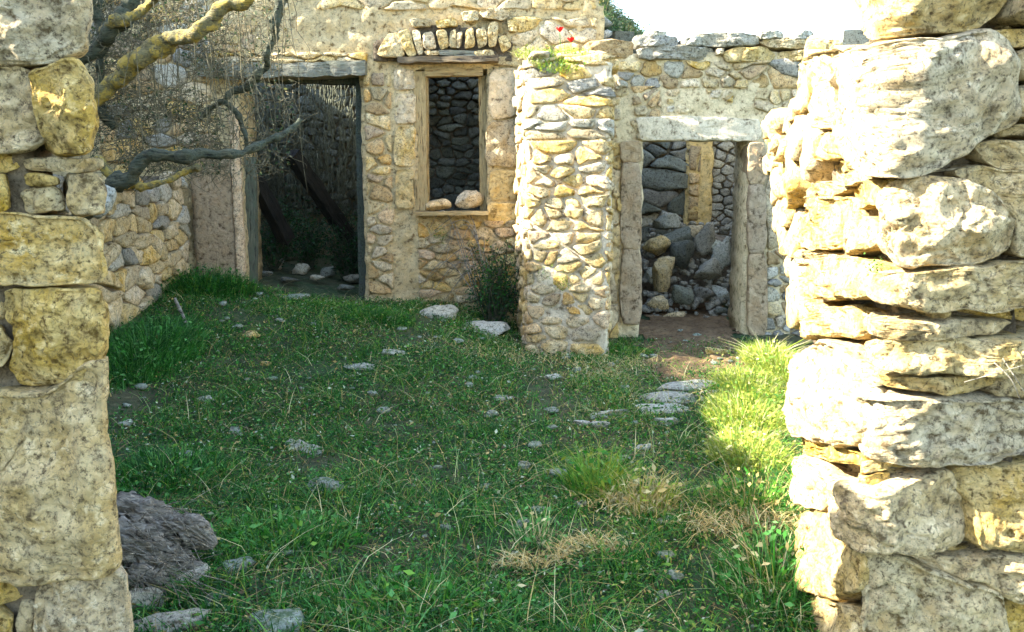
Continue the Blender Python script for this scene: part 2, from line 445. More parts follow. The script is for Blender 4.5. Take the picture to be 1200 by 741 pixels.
M_post = wood_mat('dark_post', (.08, .10, .07), (.05, .06, .05), (.02, .025, .02), 1.5, 2)
M_bark = wood_mat('fig_bark', (.10, .10, .06), (.055, .065, .04), (.015, .02, .012), 1.5, 0)
M_barkl = wood_mat('lichen_bark', (.20, .17, .07), (.12, .11, .05), (.045, .04, .025), 2.6, 0, (.30, .22, .045))
M_twig = wood_mat('twig_bark', (.22, .18, .10), (.11, .10, .055), (.05, .05, .03), 3, 2)
M_vine = wood_mat('vine_bark', (.17, .17, .11), (.10, .11, .07), (.04, .045, .03), 3, 2)
M_log = wood_mat('dead_wood', (.50, .46, .36), (.22, .20, .15), (.03, .026, .02), 1.1, 0)
def leafy(name, trans=.3, rough=.6):
    m = bpy.data.materials.new(name); m.use_nodes = True; t = m.node_tree; b = t.nodes['Principled BSDF']
    a = t.nodes.new('ShaderNodeAttribute'); a.attribute_name = 'Col'
    t.links.new(a.outputs['Color'], b.inputs['Base Color']); b.inputs['Roughness'].default_value = rough; b.inputs['Specular IOR Level'].default_value = .3
    tr = t.nodes.new('ShaderNodeBsdfTranslucent'); t.links.new(a.outputs['Color'], tr.inputs[0])
    mx = t.nodes.new('ShaderNodeMixShader'); mx.inputs[0].default_value = trans
    t.links.new(b.outputs[0], mx.inputs[1]); t.links.new(tr.outputs[0], mx.inputs[2]); t.links.new(mx.outputs[0], t.nodes['Material Output'].inputs[0]); return m
M_leaf = leafy('leaf')
def plain(name, c, rough=.8):
    m, t, b = newmat(name, rough); vec, rn = coords(t)
    k = tex(t, vec, 14, 5); t.links.new(mix(t, ramp(t, k, .35, .65), tuple(q*.7 for q in c), c), b.inputs['Base Color']); return m
m, t, b = newmat('soil'); vec, rn = coords(t, False); M_soil = m
k1 = tex(t, vec, 1.1, 6, .6); k2 = tex(t, vec, 22, 8, .7); k3 = tex(t, vec, 5, 6, .65)
c = mix(t, ramp(t, k1, .42, .56), (.020, .050, .014), (.055, .055, .024)); c = mix(t, ramp(t, k2, .5, .68), c, (.11, .11, .055)); c = mix(t, ramp(t, k3, .48, .36), c, (.022, .030, .012))
t.links.new(c, b.inputs['Base Color']); bump(t, b, k3, .6, .05, bump(t, b, k2, .8, .03))
m, t, b = newmat('path_earth'); vec, rn = coords(t, False); M_path = m
k2 = tex(t, vec, 26, 8, .7); k3 = tex(t, vec, 6, 6, .65)
c = mix(t, ramp(t, k3, .4, .6), (.13, .08, .038), (.20, .13, .065)); c = mix(t, ramp(t, k2, .5, .36), c, (.07, .045, .02)); t.links.new(c, b.inputs['Base Color']); bump(t, b, k2, .9, .03)

# ------------------------------------------------------------------ ground
def grid_sheet(name, xs, ys, zf, mat, parent=None):
    v = [(x, y, zf(x, y)) for y in ys for x in xs]; n = len(xs)
    f = [(j*n+i, j*n+i+1, (j+1)*n+i+1, (j+1)*n+i) for j in range(len(ys)-1) for i in range(n-1)]
    return link(name, v, f, mat, parent)
def span(a, b, n): return [a+(b-a)*i/(n-1) for i in range(n)]
def gzz(x, y):
    z = gz(x, y)
    d = max(0, y-13.0)
    z += (5.4*sm(d/3.2)*math.exp(-((x+.5)/5.2)**2)+.25*fr((x, y, 0), 1.2, 4)*sm(d/3)) + .02*fr((x, y, 0), 9, 1)
    if max(abs(x), abs(y)) > 30: z += 0
    return z
xs = span(-400, -12, 14)+span(-11, -4.2, 20)+span(-4, 4, 161)+span(4.2, 11, 20)+span(12, 400, 14)
ys = span(-400, -3, 12)+span(-2, 1.9, 20)+span(2, 10, 161)+span(10.1, 24, 60)+span(26, 900, 16)
tag(grid_sheet('ground', xs, ys, gzz, M_soil), kind='structure')
def path_in(x, y):                                        # bare trodden earth in front of the right doorway
    c = 1.75-.13*(8.6-y); return abs(x-c)/(.50+.30*fr((x, y, 0), 2.2)-.3*sm((7.3-y)/.9)) if 6.4 < y < 13 else 9
pts = [(x, y) for x in span(.6, 3.0, 50) for y in span(6.3, 11.5, 110)]
v = []; f = []; idx = {}
X = span(.6, 3.0, 90); Yy = span(6.5, 11.8, 170)
for j in range(len(Yy)-1):
    for i in range(len(X)-1):
        if path_in((X[i]+X[i+1])/2, (Yy[j]+Yy[j+1])/2) < 1:
            q = []
            for a, b_ in ((i, j), (i+1, j), (i+1, j+1), (i, j+1)):
                if (a, b_) not in idx: idx[a, b_] = len(v); v.append((X[a], Yy[b_], gzz(X[a], Yy[b_])+.012+.012*fr((X[a], Yy[b_], 0), 5)))
                q.append(idx[a, b_])
            f.append(q)
tag(link('path', v, f, M_path), kind='structure')

# ------------------------------------------------------------------ left foreground wall
SL = Surf([(-3.4, 2.45), (-.8, 2.40)], 0)
WL = empty('stone_wall', (-2.0, 2.6, 0), 'near rubble wall of big ochre limestone blocks framing the left edge', 'stone wall', 'rough walls either side of the entrance gap')
LS = [
 [(-150,-60),(-60,-60),(98,-60),(112,20),(104,60),(62,78),(10,78),(-150,74)],
 [(-150,80),(-20,82),(36,80),(50,118),(54,166),(30,181),(-60,180),(-150,176)],
 [(42,84),(92,68),(112,88),(119,140),(112,180),(72,182),(58,170),(50,120)],
 [(22,186),(70,182),(112,184),(116,198),(60,203),(24,200)],
 [(-80,182),(-10,180),(18,186),(16,203),(-80,206)],
 [(-90,210),(8,206),(13,222),(12,250),(-90,252)],
 [(16,224),(58,220),(68,247),(20,250)],
 [(28,204),(62,206),(64,218),(30,220)],
 [(70,206),(104,202),(118,220),(116,252),(74,254)],
 [(-150,258),(-40,254),(30,251),(96,256),(119,272),(123,328),(60,334),(-150,332)],
 [(6,342),(60,338),(118,338),(129,366),(124,418),(96,450),(24,456),(8,430),(20,392),(3,362)],
 [(-80,340),(-4,342),(6,368),(-4,378),(-80,378)],
 [(-100,384),(4,380),(17,404),(4,430),(-100,440)],
 [(-150,456),(-20,458),(60,458),(112,418),(134,420),(131,462),(128,500),(138,540),(142,600),(143,668),(60,678),(-150,674)],
 [(-120,682),(-20,680),(40,684),(42,700),(-10,712),(-120,712)],
 [(46,684),(90,676),(146,672),(152,720),(154,800),(60,800),(40,740)],
 [(-100,718),(14,714),(16,800),(-100,800)],
 [(18,710),(38,706),(40,800),(20,800)],
 [(-320,-60),(-156,-60),(-158,120),(-320,130)],[(-320,136),(-158,128),(-156,250),(-320,252)],[(-320,258),(-156,256),(-156,450),(-320,450)],[(-320,456),(-156,456),(-130,700),(-320,700)],
 [(-300,706),(-130,706),(-110,860),(-300,860)],[(-104,806),(60,806),(158,810),(160,900),(-104,900)],[(-60,340),(-10,342),(-8,360),(-60,362)],
]
for i, pl in enumerate(LS[:-1]):
    q = [SL.uv(x, y) for x, y in pl]; A = abs(area_c(pl)[0]); big = A > 3000
    hero(SL, q, M_near if i % 3 else M_nearp, WL, .07 if big else .035, .20, 10+i, 110 if A > 9000 else 72 if big else 40, 30 if A > 9000 else 22 if big else 12, 4.5 if big else 3, base=(0 if big else -.03)+R.uniform(-.015, .015), shear=.62, grow=1.015)
a, b_ = SL.s[0]-.1, SL.s[-1]-.50
slab(SL, a, b_-.02, -.3, 2.3, .045, lambda s, z: True, .14, .03, M_mort, WL, 'wall_core', base=-.04)

# ------------------------------------------------------------------ right foreground wall and the courtyard's right side wall
SR = Surf([(1.93, 6.9), (1.24, 3.75), (1.095, 2.72), (1.075, 2.58), (1.22, 2.58), (1.6, 2.62), (3.6, 2.90)], 2)
WR = empty('stone_wall', (1.5, 3.5, 0), 'sunlit rubble wall of stacked boulders and flat slabs along the right side', 'stone wall', 'rough walls either side of the entrance gap')
RS = [
 [(1012,-70),(1100,-70),(1190,-70),(1180,-10),(1162,18),(1140,34),(1095,38),(1042,48),(1018,32)],
 [(1162,38),(1200,32),(1290,34),(1290,52),(1190,54),(1166,50)],
 [(1186,58),(1290,58),(1290,94),(1196,96)],
 [(1190,100),(1290,98),(1290,146),(1188,144)],
 [(1195,-70),(1290,-70),(1290,28),(1175,26),(1186,-10)],
 [(984,150),(988,100),(1004,66),(1050,54),(1110,44),(1152,36),(1168,56),(1183,118),(1181,146),(1140,164),(1078,202),(1050,207),(1016,192),(990,172)],
 [(944,76),(975,56),(1004,58),(992,76),(982,110),(980,150),(960,150),(936,112)],
 [(1144,170),(1190,165),(1290,172),(1290,206),(1200,206),(1154,190)],
 [(1155,152),(1200,148),(1290,150),(1290,164),(1180,163)],
 [(962,196),(984,186),(1012,196),(1012,212),(990,219),(966,212)],
 [(984,224),(1010,214),(1040,210),(1044,232),(1034,243),(994,244)],
 [(934,252),(962,232),(994,234),(998,262),(985,292),(930,290)],
 [(986,264),(1024,254),(1030,288),(1002,299),(988,286)],
 [(1034,222),(1066,207),(1112,211),(1150,228),(1174,258),(1168,296),(1104,310),(1056,309),(1036,290)],
 [(1120,205),(1150,196),(1230,210),(1290,212),(1290,300),(1180,300),(1178,256),(1154,224)],
 [(940,318),(966,304),(1010,300),(1026,312),(1024,350),(966,350),(942,338)],
 [(1026,316),(1100,316),(1180,306),(1290,302),(1290,340),(1200,352),(1150,362),(1080,362),(1030,352)],
 [(934,372),(964,354),(1006,360),(1020,376),(1004,394),(960,398),(936,388)],
 [(1008,364),(1090,372),(1190,376),(1150,391),(1060,396),(1022,386)],
 [(1090,364),(1112,364),(1110,378),(1092,378)],
 [(1118,366),(1290,352),(1290,374),(1190,374)],
 [(1020,402),(1050,394),(1150,392),(1290,386),(1290,430),(1110,433),(1040,430),(1024,420)],
 [(1010,434),(1100,437),(1176,438),(1150,455),(1060,458),(1024,448)],
 [(1180,436),(1290,434),(1290,466),(1150,464)],
 [(934,450),(944,416),(976,398),(996,406),(1012,440),(1034,462),(1030,500),(1000,524),(950,512),(935,484)],
 [(1010,466),(1040,462),(1120,463),(1290,472),(1290,506),(1190,530),(1150,541),(1050,540),(1004,526),(1004,496)],
 [(922,517),(960,512),(1000,530),(1036,542),(1026,549),(984,541),(930,526)],
 [(1000,540),(1046,536),(1052,548),(1044,553),(1004,551)],
 [(998,555),(1044,552),(1046,564),(1012,566)],
 [(928,548),(944,536),(966,536),(982,552),(988,588),(976,600),(944,588),(930,570)],
 [(976,560),(1010,564),(1050,566),(1110,548),(1130,590),(1126,632),(1096,645),(1040,640),(1000,630),(984,602)],
 [(1114,550),(1160,545),(1290,542),(1290,620),(1180,636),(1128,634),(1132,588)],
 [(942,612),(954,598),(976,602),(1004,634),(1014,660),(1012,690),(984,706),(950,682),(942,650)],
 [(1010,640),(1050,650),(1100,672),(1156,682),(1166,724),(1160,800),(1040,800),(1016,760),(1012,700)],
 [(1060,652),(1110,652),(1180,640),(1290,630),(1290,690),(1180,698),(1150,680),(1100,668)],
 [(1170,704),(1290,696),(1290,800),(1168,800)],
 [(928,694),(956,686),(982,706),(1008,712),(1014,800),(944,800)],
 [(960,156),(980,154),(1010,192),(984,184),(962,190),(945,176)],
 [(930,806),(1180,808),(1290,808),(1290,900),(930,900)],
 [(946,224),(964,212),(980,222),(966,230),(950,244),(936,244)],
 [(930,294),(962,294),(980,300),(950,308),(930,312)],
]
for i, pl in enumerate(RS):
    q = [SR.uv(x, y) for x, y in pl]; A = abs(area_c(pl)[0]); big = A > 2500
    bl = .11 if A > 9000 else .08 if big else .045
    hero(SR, q, M_near if i % 4 != 1 else M_nearp, WR, bl, .34, 60+i, 110 if A > 9000 else 72 if big else 44, 30 if A > 9000 else 20 if big else 12, 4.5, base=(0 if big else -.015)+R.uniform(-.02, .02))
def top_z(px):                                            # height of the wall's ruined top, by stretch
    return None
def r_in(s, z):
    x, y = SR.px(s, z)
    if x > 1000: return y > -60
    if y > 545: return x > 950
    left = np.interp(y, [130, 150, 200, 260, 320, 380, 450, 520], [905, 897, 902, 912, 922, 931, 938, 945])
    top = np.interp(x, [885, 905, 930, 945, 960, 1000], [168, 150, 118, 90, 68, 48])
    return x > left and y > top
slab(SR, 0, SR.s[-1], -.3, 2.9, .045, r_in, .35, .04, M_mort, WR, 'wall_core', base=-.075)
rr = random.Random(5)
for k, poly in enumerate(rubble_cells(SR.uv(1294, 300)[0], SR.s[-1], -.1, 2.5, .42, .21, random.Random(9))):
    if abs(area_c(poly)[0]) > .008: hero(SR, poly, [M_near, M_nearp][k % 2], WR, .07, .3, 400+k, 44, 12, 4.5, base=R.uniform(-.02, .01), grow=.97)
s_a = SR.uv(890, 250)[0]; s_b = SR.uv(962, 250)[0]
rubble(SR, (0, s_b, -.1, 2.6), .20, .13, M_nearp, WR, .05, rr, inside=lambda s, z: r_in(s, z) and SR.px(s, z)[0] < 955 and not (SR.px(s, z)[0] > 930 and SR.px(s, z)[1] > 225), gap=.006, base=-.04, limit=260)

# ------------------------------------------------------------------ courtyard's left side wall
SS = Surf([(-3.22, 3.2), (-3.18, 6.0), (-3.27, 8.98)], 1)
WS = empty('stone_wall', (-3.3, 6, .2), 'low rubble wall of small stones on the courtyard side behind the fig limbs', 'stone wall')
def s_top(s): return 1.52+.10*noise.noise(Vector((s*2.1, 0, 0)))+.05*noise.noise(Vector((s*7, 0, 0)))
slab(SS, 0, 5.7, -.2, 1.8, .06, lambda s, z: z < s_top(s), .5, .03, M_mort, WS, 'wall_core', base=-.03)
rr = random.Random(11)
rubble(SS, (2.2, 5.72, .1, 1.7), .26, .125, M_rub, WS, .05, rr, inside=lambda s, z: z < s_top(s)+.02, gap=.006, base=-.02, mats=[M_rub, M_rub, M_nearp, M_grey, M_rub], limit=290)

# ------------------------------------------------------------------ ruined house, left part of the facade
YF = 9.0
SF = Surf([(-6.5, YF), (0.95, YF)], 0)
H = empty('ruined_house', (-1.6, YF+.3, .3), 'roofless stone house front with open doorway and tall window with wooden frame', 'house')
D1 = uvrect(SF, 288, 90, 428, 352); W1 = uvrect(SF, 488, 80, 569, 250)
def f_in(s, z):
    if D1[0] < s < D1[1] and z < D1[3]: return False
    if W1[0] < s < W1[1] and W1[2] < z < W1[3]: return False
    return z < 4.0 - max(0, s-(6.5+.62))*3.2+.05*noise.noise(Vector((s*8, z*8, 0)))
slab(SF, 0, 7.4, -.2, 4.05, .05, f_in, .55, .035, M_plast, H, 'wall', base=0)
rr = random.Random(21)
def patchy(th, sc=1.6, sd=0):
    return lambda s, z: noise.noise(Vector((s*sc, z*sc, sd))) > th
def fz(x0, y0, x1, y1): return uvrect(SF, x0, y0, x1, y1)
# small stones showing through the earth mortar
rubble(SF, fz(428, 84, 461, 345), .15, .10, M_rub, H, .022, rr, inside=patchy(-.35, 3, 1), base=.004, mats=[M_rub, M_rubw, M_plast], gap=.012)
rubble(SF, fz(490, 258, 606, 356), .19, .085, M_rubw, H, .04, rr, base=-.005, mats=[M_rub, M_rubw, M_rubw, M_nearp], gap=.006)
rubble(SF, fz(250, -40, 700, 12), .19, .10, M_rub, H, .014, rr, inside=patchy(-.25, 1.3, 4), base=.006, mats=[M_nearp, M_rub, M_plast], gap=.007)
rubble(SF, fz(110, -40, 250, 190), .22, .13, M_rub, H, .035, rr, base=.0, mats=[M_rub, M_nearp, M_rubw, M_grey], gap=.008)
rubble(SF, fz(250, 30, 300, 62), .16, .09, M_rub, H, .03, rr, base=.0, mats=[M_rub, M_nearp, M_rubw], gap=.008)
rubble(SF, fz(246, 62, 432, 74), .26, .055, M_rub, H, .05, rr, base=.01, mats=[M_nearp, M_rub], gap=.006)
rubble(SF, fz(596, 20, 700, 80), .2, .11, M_rub, H, .03, rr, base=.0, mats=[M_nearp, M_rub], gap=.008)
VS = [[(442,68),(455,42),(468,38),(474,50),(476,69)],[(466,40),(480,36),(490,66),(478,68)],[(483,37),(492,36),(498,64),(491,66)],[(496,40),(508,38),(513,59),(498,60)],
 [(512,38),(524,36),(527,56),(516,60)],[(527,40),(535,36),(536,58),(528,58)],[(537,40),(543,38),(540,58),(535,58)],[(546,38),(556,34),(557,56),(545,59)],[(558,36),(570,32),(571,54),(560,58)],
 [(573,28),(584,27),(582,56),(572,56)],[(583,46),(594,42),(600,56),(588,64)],[(554,62),(578,60),(582,72),(562,70)],[(498,61),(516,60),(515,66),(500,66)],
 [(562,14),(590,11),(598,20),(590,25),(566,24)],[(540,16),(560,14),(562,26),(544,28)],[(594,24),(606,26),(606,40),(596,38)],[(510,26),(535,22),(537,33),(512,34)],[(480,24),(506,24),(506,33),(484,34)]]
ar = fz(438, 30, 600, 72); am = ((ar[0]+ar[1])/2, ar[2])
slab(SF, ar[0], ar[1], ar[2], ar[3], .025, lambda s, z: ((s-am[0])/((ar[1]-ar[0])/2))**2*.75+((z-am[1])/(ar[3]-ar[2]))**2 < .98, .05, .01, M_joint, H, 'arch_bed', base=.03)
for i, pl in enumerate(VS):
    hero(SF, [SF.uv(x, y) for x, y in pl], [M_nearp, M_nearp, M_rub][i % 3], H, .04, .14, 200+i, 32, 8, 5, base=.085, grow=1.0)
# dressed blocks beside the window
for i, (x0, y0, x1, y1) in enumerate([(463,82,487,106),(464,109,487,144),(462,147,487,196),(464,199,487,247),(571,80,607,138),(570,141,607,196),(571,199,606,234),(572,237,606,262),(574,66,604,78)]):
    hero(SF, [SF.uv(x, y) for x, y in ((x0+R.uniform(-2,2),y0+R.uniform(-2,2)),(x1+R.uniform(-2,2),y0+R.uniform(-2,2)),(x1+R.uniform(-2,2),(y0+y1)/2),(x1+R.uniform(-2,2),y1+R.uniform(-2,2)),(x0+R.uniform(-2,2),y1+R.uniform(-2,2)))], [M_plast, M_block, M_rub][i % 3], H, .025, .2, 230+i, 44, 10, 5, base=.012, name='block', rough=.8, grow=.98)
# plastered pier left of the doorway
pr = fz(229, 186, 276, 352)
slab(SF, pr[0], pr[1], .1, pr[3], .05, lambda s, z: True, .03, .012, M_jamb, H, 'plaster_panel', base=.045, sc=9)
rc = fz(277, 186, 287, 352)
slab(SF, rc[0], rc[1], .1, rc[3]+.5, .03, lambda s, z: True, .06, .012, M_rubw, H, 'door_jamb', base=.06, sc=9)
def beam(a, b_, w_, h_, mat, parent, name, seed=0, amp=.012, step=.05, sag=0):
    a = Vector(a); b_ = Vector(b_); L = (b_-a).length; d = (b_-a)/L
    up = Vector((0, 0, 1)) if abs(d.z) < .95 else Vector((0, 1, 0))
    y = up.cross(d).normalized(); z = d.cross(y)
    Mx = Matrix(((d.x, y.x, z.x, a.x), (d.y, y.y, z.y, a.y), (d.z, y.z, z.z, a.z), (0, 0, 0, 1)))
    v, f = roughbox((0, -w_/2, -h_/2), (L, w_/2, h_/2), step, amp, 6, seed)
    # local mesh so that the wood grain runs along the beam
    me = bpy.data.meshes.new(name); me.from_pydata([tuple(q+Vector((0, 0, -sag*math.sin(PI*q.x/L)))) for q in v], [], f); me.update(); me.materials.append(mat)
    me.polygons.foreach_set('use_smooth', [True]*len(me.polygons))
    o = bpy.data.objects.new(name, me); COL.objects.link(o); o.matrix_world = Mx
    if parent is not None: o.parent = parent; o.matrix_parent_inverse = Matrix.Translation(-parent.location)
    return o
beam(P(238, 83, YF), P(431, 81, YF), .36, .13, M_beam, H, 'lintel', 1, .018, sag=.02)
beam(P(292, 92, YF+.22), P(428, 96, YF+.22), .16, .07, M_post, H, 'lintel', 2, .012)
beam(P(468, 72, YF-.02), P(583, 71, YF-.02), .3, .055, M_beamb, H, 'lintel', 3, .012)
beam(P(515, 63, YF-.03), P(560, 64, YF-.03), .16, .05, M_beam, H, 'lintel', 4, .01)
vf = wood_mat('post_wood', (.16, .17, .12), (.10, .12, .08), (.03, .035, .025), 1.5, 0)
beam(P(291, 184, YF+.1), P(293, 362, YF+.1), .16, .07, vf, H, 'door_post', 5, .006)
beam(P(426, 90, YF+.1), P(430, 358, YF+.1), .16, .045, M_post, H, 'door_post', 6, .006)
# window frame: jambs, head and sill
WF = bpy.data.objects.new('window_frame', None); COL.objects.link(WF); WF.parent = H; WF.location = P(528, 165, YF)-H.location
def wf(a, b_, w_, h_, name, sd):
    m_ = wood_mat('frame_wood', (.46, .35, .17), (.32, .25, .12), (.13, .09, .04), 1.5, 0) if sd == 7 else wfm
    o = beam(a, b_, w_, h_, m_, None, name, sd, .004, .05); o.parent = WF; o.matrix_parent_inverse = Matrix.Translation(-(H.location+WF.location)); return m_
wfm = wf(P(492, 84, YF+.03), P(494.5, 247, YF+.03), .12, .075, 'jamb', 7)
wf(P(498.5, 90, YF+.08), P(500, 246, YF+.08), .06, .03, 'jamb', 8)
wf(P(498, 86, YF+.05), P(566, 85, YF+.05), .14, .07, 'head', 9)
wf(P(565.5, 89, YF+.12), P(567, 247, YF+.12), .08, .03, 'jamb', 10)
wf(P(486, 250, YF-.05), P(573, 249.5, YF-.05), .26, .035, 'sill', 11)
# rooms behind: back walls, cross wall, remains of the roof
SB = Surf([(-6, 12.6), (0.7, 12.6)], 0)
slab(SB, 0, 6.9, -.2, 3.9, .09, lambda s, z: True, .4, .06, M_mort, H, 'back_wall', sc=4)
rr = random.Random(31)
SW = Surf([(-1.15, 10.9), (.5, 10.9)], 0)
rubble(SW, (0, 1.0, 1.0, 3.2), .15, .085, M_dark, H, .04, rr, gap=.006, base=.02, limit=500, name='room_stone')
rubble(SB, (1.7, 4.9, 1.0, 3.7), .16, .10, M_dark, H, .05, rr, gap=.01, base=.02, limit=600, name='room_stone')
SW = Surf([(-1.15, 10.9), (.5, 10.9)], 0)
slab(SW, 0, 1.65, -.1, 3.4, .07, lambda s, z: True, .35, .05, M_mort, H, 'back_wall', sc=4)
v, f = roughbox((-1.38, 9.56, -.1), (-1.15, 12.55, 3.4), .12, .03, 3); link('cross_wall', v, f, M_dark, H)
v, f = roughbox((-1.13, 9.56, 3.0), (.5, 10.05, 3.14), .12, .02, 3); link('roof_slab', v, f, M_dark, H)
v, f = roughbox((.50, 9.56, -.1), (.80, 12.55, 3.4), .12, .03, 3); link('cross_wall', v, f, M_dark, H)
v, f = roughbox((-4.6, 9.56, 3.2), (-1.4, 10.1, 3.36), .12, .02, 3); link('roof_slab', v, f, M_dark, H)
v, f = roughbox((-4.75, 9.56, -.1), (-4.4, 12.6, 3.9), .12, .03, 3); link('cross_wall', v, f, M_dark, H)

# ------------------------------------------------------------------ stone pier between the two doorways
SP = Surf([(0.045, 8.9), (.125, 7.90), (0.135, 7.80), (.24, 7.77), (.74, 7.64), (0.84, 7.61), (.86, 7.72), (0.90, 8.55)], 2)
PR = empty('stone_pier', (.5, 8.2, .05), 'square rubble stone pier with weeds on its top between the two doorways', 'stone pier')
ztop = P(660, 60, 7.7).z
core = slab(SP, 0, SP.s[-1], -.15, ztop-.06, .045, lambda s, z: z < ztop-.1+.05*noise.noise(Vector((s*5, 0, 0))), .16, .03, M_render, PR, 'wall_core', base=-.016)
v, f = roughbox((.2, 7.86, -.1), (.72, 8.9, ztop-.12), .08, .02, 4); link('wall_core', v, f, M_mort, PR)
rr = random.Random(41)
sa, sb = 0, SP.s[-1]
z = -.05; bands = []
big = {0: (.16, .09), 1: (.11, .075)}
rubble(SP, (sa, sb, -.1, ztop*.42), .155, .095, M_rub, PR, .028, rr, skip=.03, base=-.015, mats=[M_nearp, M_nearp, M_rub, M_rubw], gap=.012)
rubble(SP, (sa, sb, ztop*.42, ztop*.72), .17, .10, M_rub, PR, .028, rr, skip=.03, base=-.015, mats=[M_nearp, M_nearp, M_rub, M_nearp], gap=.012)
rubble(SP, (sa, sb, ztop*.72, ztop-.04), .27, .085, M_rub, PR, .036, rr, skip=.08, base=-.015, mats=[M_nearp, M_grey, M_nearp], gap=.008)
for i in range(14):
    x = rr.uniform(.16, .76); y = rr.uniform(7.75, 8.6); s_ = rr.uniform(.16, .32)
    v, f = blob((x, y, ztop-.04+.10*(y-7.75)), (s_, s_*.8, .10), 300+i, 14); link('stone', v, f, rr.choice([M_nearp, M_rub]), PR, True, (x, y, ztop))

# ------------------------------------------------------------------ right facade with the second doorway
YR = 8.6
SQ = Surf([(.6, YR), (3.6, YR)], 0)
Q = empty('doorway_wall', (1.8, YR+.3, 0), 'plastered stone wall with lintelled doorway and flat coping slabs against the sky', 'house wall')
D2 = uvrect(SQ, 752, 166, 874, 420)
zt = P(800, 62, YR).z
def q_in(s, z):
    if D2[0] < s < D2[1] and z < D2[3]: return False
    return z < zt-.02
slab(SQ, 0, 3.0, -.3, zt, .05, q_in, .5, .035, M_render, Q, 'wall')
rr = random.Random(51)
def qz(x0, y0, x1, y1): return uvrect(SQ, x0, y0, x1, y1)
rubble(SQ, qz(722, 71, 965, 104), .16, .10, M_rub, Q, .035, rr, mats=[M_rub, M_nearp, M_rubw, M_grey], gap=.008)
rubble(SQ, qz(718, 100, 775, 164), .12, .10, M_plast, Q, .02, rr, inside=patchy(-.4, 3, 2), base=.005, mats=[M_rub, M_plast, M_rubw], gap=.012)
rubble(SQ, qz(860, 104, 965, 164), .12, .10, M_rub, Q, .02, rr, inside=patchy(-.2, 3, 6), base=.005, mats=[M_rub, M_plast], gap=.012)
rubble(SQ, qz(780, 104, 860, 134), .12, .08, M_rub, Q, .02, rr, inside=patchy(-.2, 3, 9), base=.005, mats=[M_nearp, M_render], gap=.012)
rubble(SQ, qz(898, 168, 965, 405), .12, .10, M_grey, Q, .03, rr, base=.0, mats=[M_rub, M_grey, M_jamb], gap=.01)
rubble(SQ, qz(714, 166, 727, 400), .10, .13, M_block, Q, .03, rr, base=.0, gap=.006)
CS = [[(745,58),(790,54),(834,57),(838,66),(820,71),(750,70)],[(686,50),(712,47),(740,50),(742,62),(736,68),(690,66)],[(742,44),(768,42),(794,44),(794,55),(750,56)],[(796,46),(820,42),(822,55),(798,56)],
 [(812,42),(850,38),(886,42),(888,54),(852,56),(824,55)],[(846,62),(860,56),(895,56),(908,64),(904,73),(870,74),(850,72)],[(888,38),(914,36),(918,46),(890,47)],[(888,50),(900,47),(950,48),(958,52),(940,58),(900,57)],
 [(910,62),(948,58),(962,66),(950,74),(912,74)],[(922,38),(950,36),(956,46),(924,47)],[(838,58),(848,56),(846,64),(838,66)],[(960,48),(985,48),(985,60),(962,60)],[(952,62),(990,62),(990,74),(954,74)],
 [(756,36),(780,38),(778,44),(758,44)]]
for i, pl in enumerate(CS):
    hero(SQ, [SQ.uv(x, y) for x, y in pl], [M_grey, M_nearp, M_rub, M_rubw][(0, 3, 0, 0, 0, 1, 0, 1, 1, 0, 1, 1, 2, 0)[i]], Q, .07, .42, 320+i, 40, 10, 3, base=.03, name='coping_stone')
hero(SQ, [SQ.uv(x, y) for x, y in ((744,138),(800,136),(888,140),(892,150),(890,166),(750,165))], M_render, Q, .03, .3, 350, 60, 14, 9, base=.02, name='lintel', rough=.3)
for i, (x0, y0, x1, y1) in enumerate([(726,166,751,190),(727,192,751,290),(727,292,751,378),(875,168,896,215),(875,217,896,296),(875,298,897,392)]):
    hero(SQ, [SQ.uv(x, y) for x, y in ((x0,y0),(x1,y0),(x1,y1),(x0,y1))], M_jamb, Q, .03, .34, 360+i, 48, 10, 9, base=.03, name='jamb_block', rough=.5)
# what stands behind the doorway
SB2 = Surf([(1.0, 12.2), (4.6, 12.2)], 0)
slab(SB2, 0, 3.6, -.2, 3.1, .07, lambda s, z: True, .4, .06, M_mort, Q, 'back_wall', sc=4)
rr = random.Random(61)
def bz(x0, y0, x1, y1): return uvrect(SB2, x0, y0, x1, y1)
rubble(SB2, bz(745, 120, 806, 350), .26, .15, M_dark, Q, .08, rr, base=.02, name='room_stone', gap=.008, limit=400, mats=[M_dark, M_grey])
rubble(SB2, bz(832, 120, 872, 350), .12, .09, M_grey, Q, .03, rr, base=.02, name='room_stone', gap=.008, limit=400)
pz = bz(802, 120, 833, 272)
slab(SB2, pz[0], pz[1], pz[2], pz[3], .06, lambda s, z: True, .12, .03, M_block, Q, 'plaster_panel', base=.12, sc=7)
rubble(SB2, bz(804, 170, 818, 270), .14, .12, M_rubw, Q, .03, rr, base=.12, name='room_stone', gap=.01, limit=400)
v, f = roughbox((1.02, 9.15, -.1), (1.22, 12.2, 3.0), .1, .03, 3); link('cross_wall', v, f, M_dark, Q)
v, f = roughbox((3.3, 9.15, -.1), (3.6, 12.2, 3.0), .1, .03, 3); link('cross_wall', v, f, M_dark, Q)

# ------------------------------------------------------------------ unseen wall added on the left, its height set to shade the courtyard
NH = empty('shade_wall', (-5.4, 4, 0), 'tall unseen wall added beyond the left side to shade the courtyard', 'house')
SN = Surf([(-5.2, -3), (-5.2, 10.4)], 0)
def n_top(s): return 4.60+.16*noise.noise(Vector((s*1.3, 0, 4)))+.07*noise.noise(Vector((s*5, 0, 4)))
slab(SN, 0, 13.4, -.2, 5, .08, lambda s, z: z < n_top(s), .5, .04, M_plast, NH, 'wall')

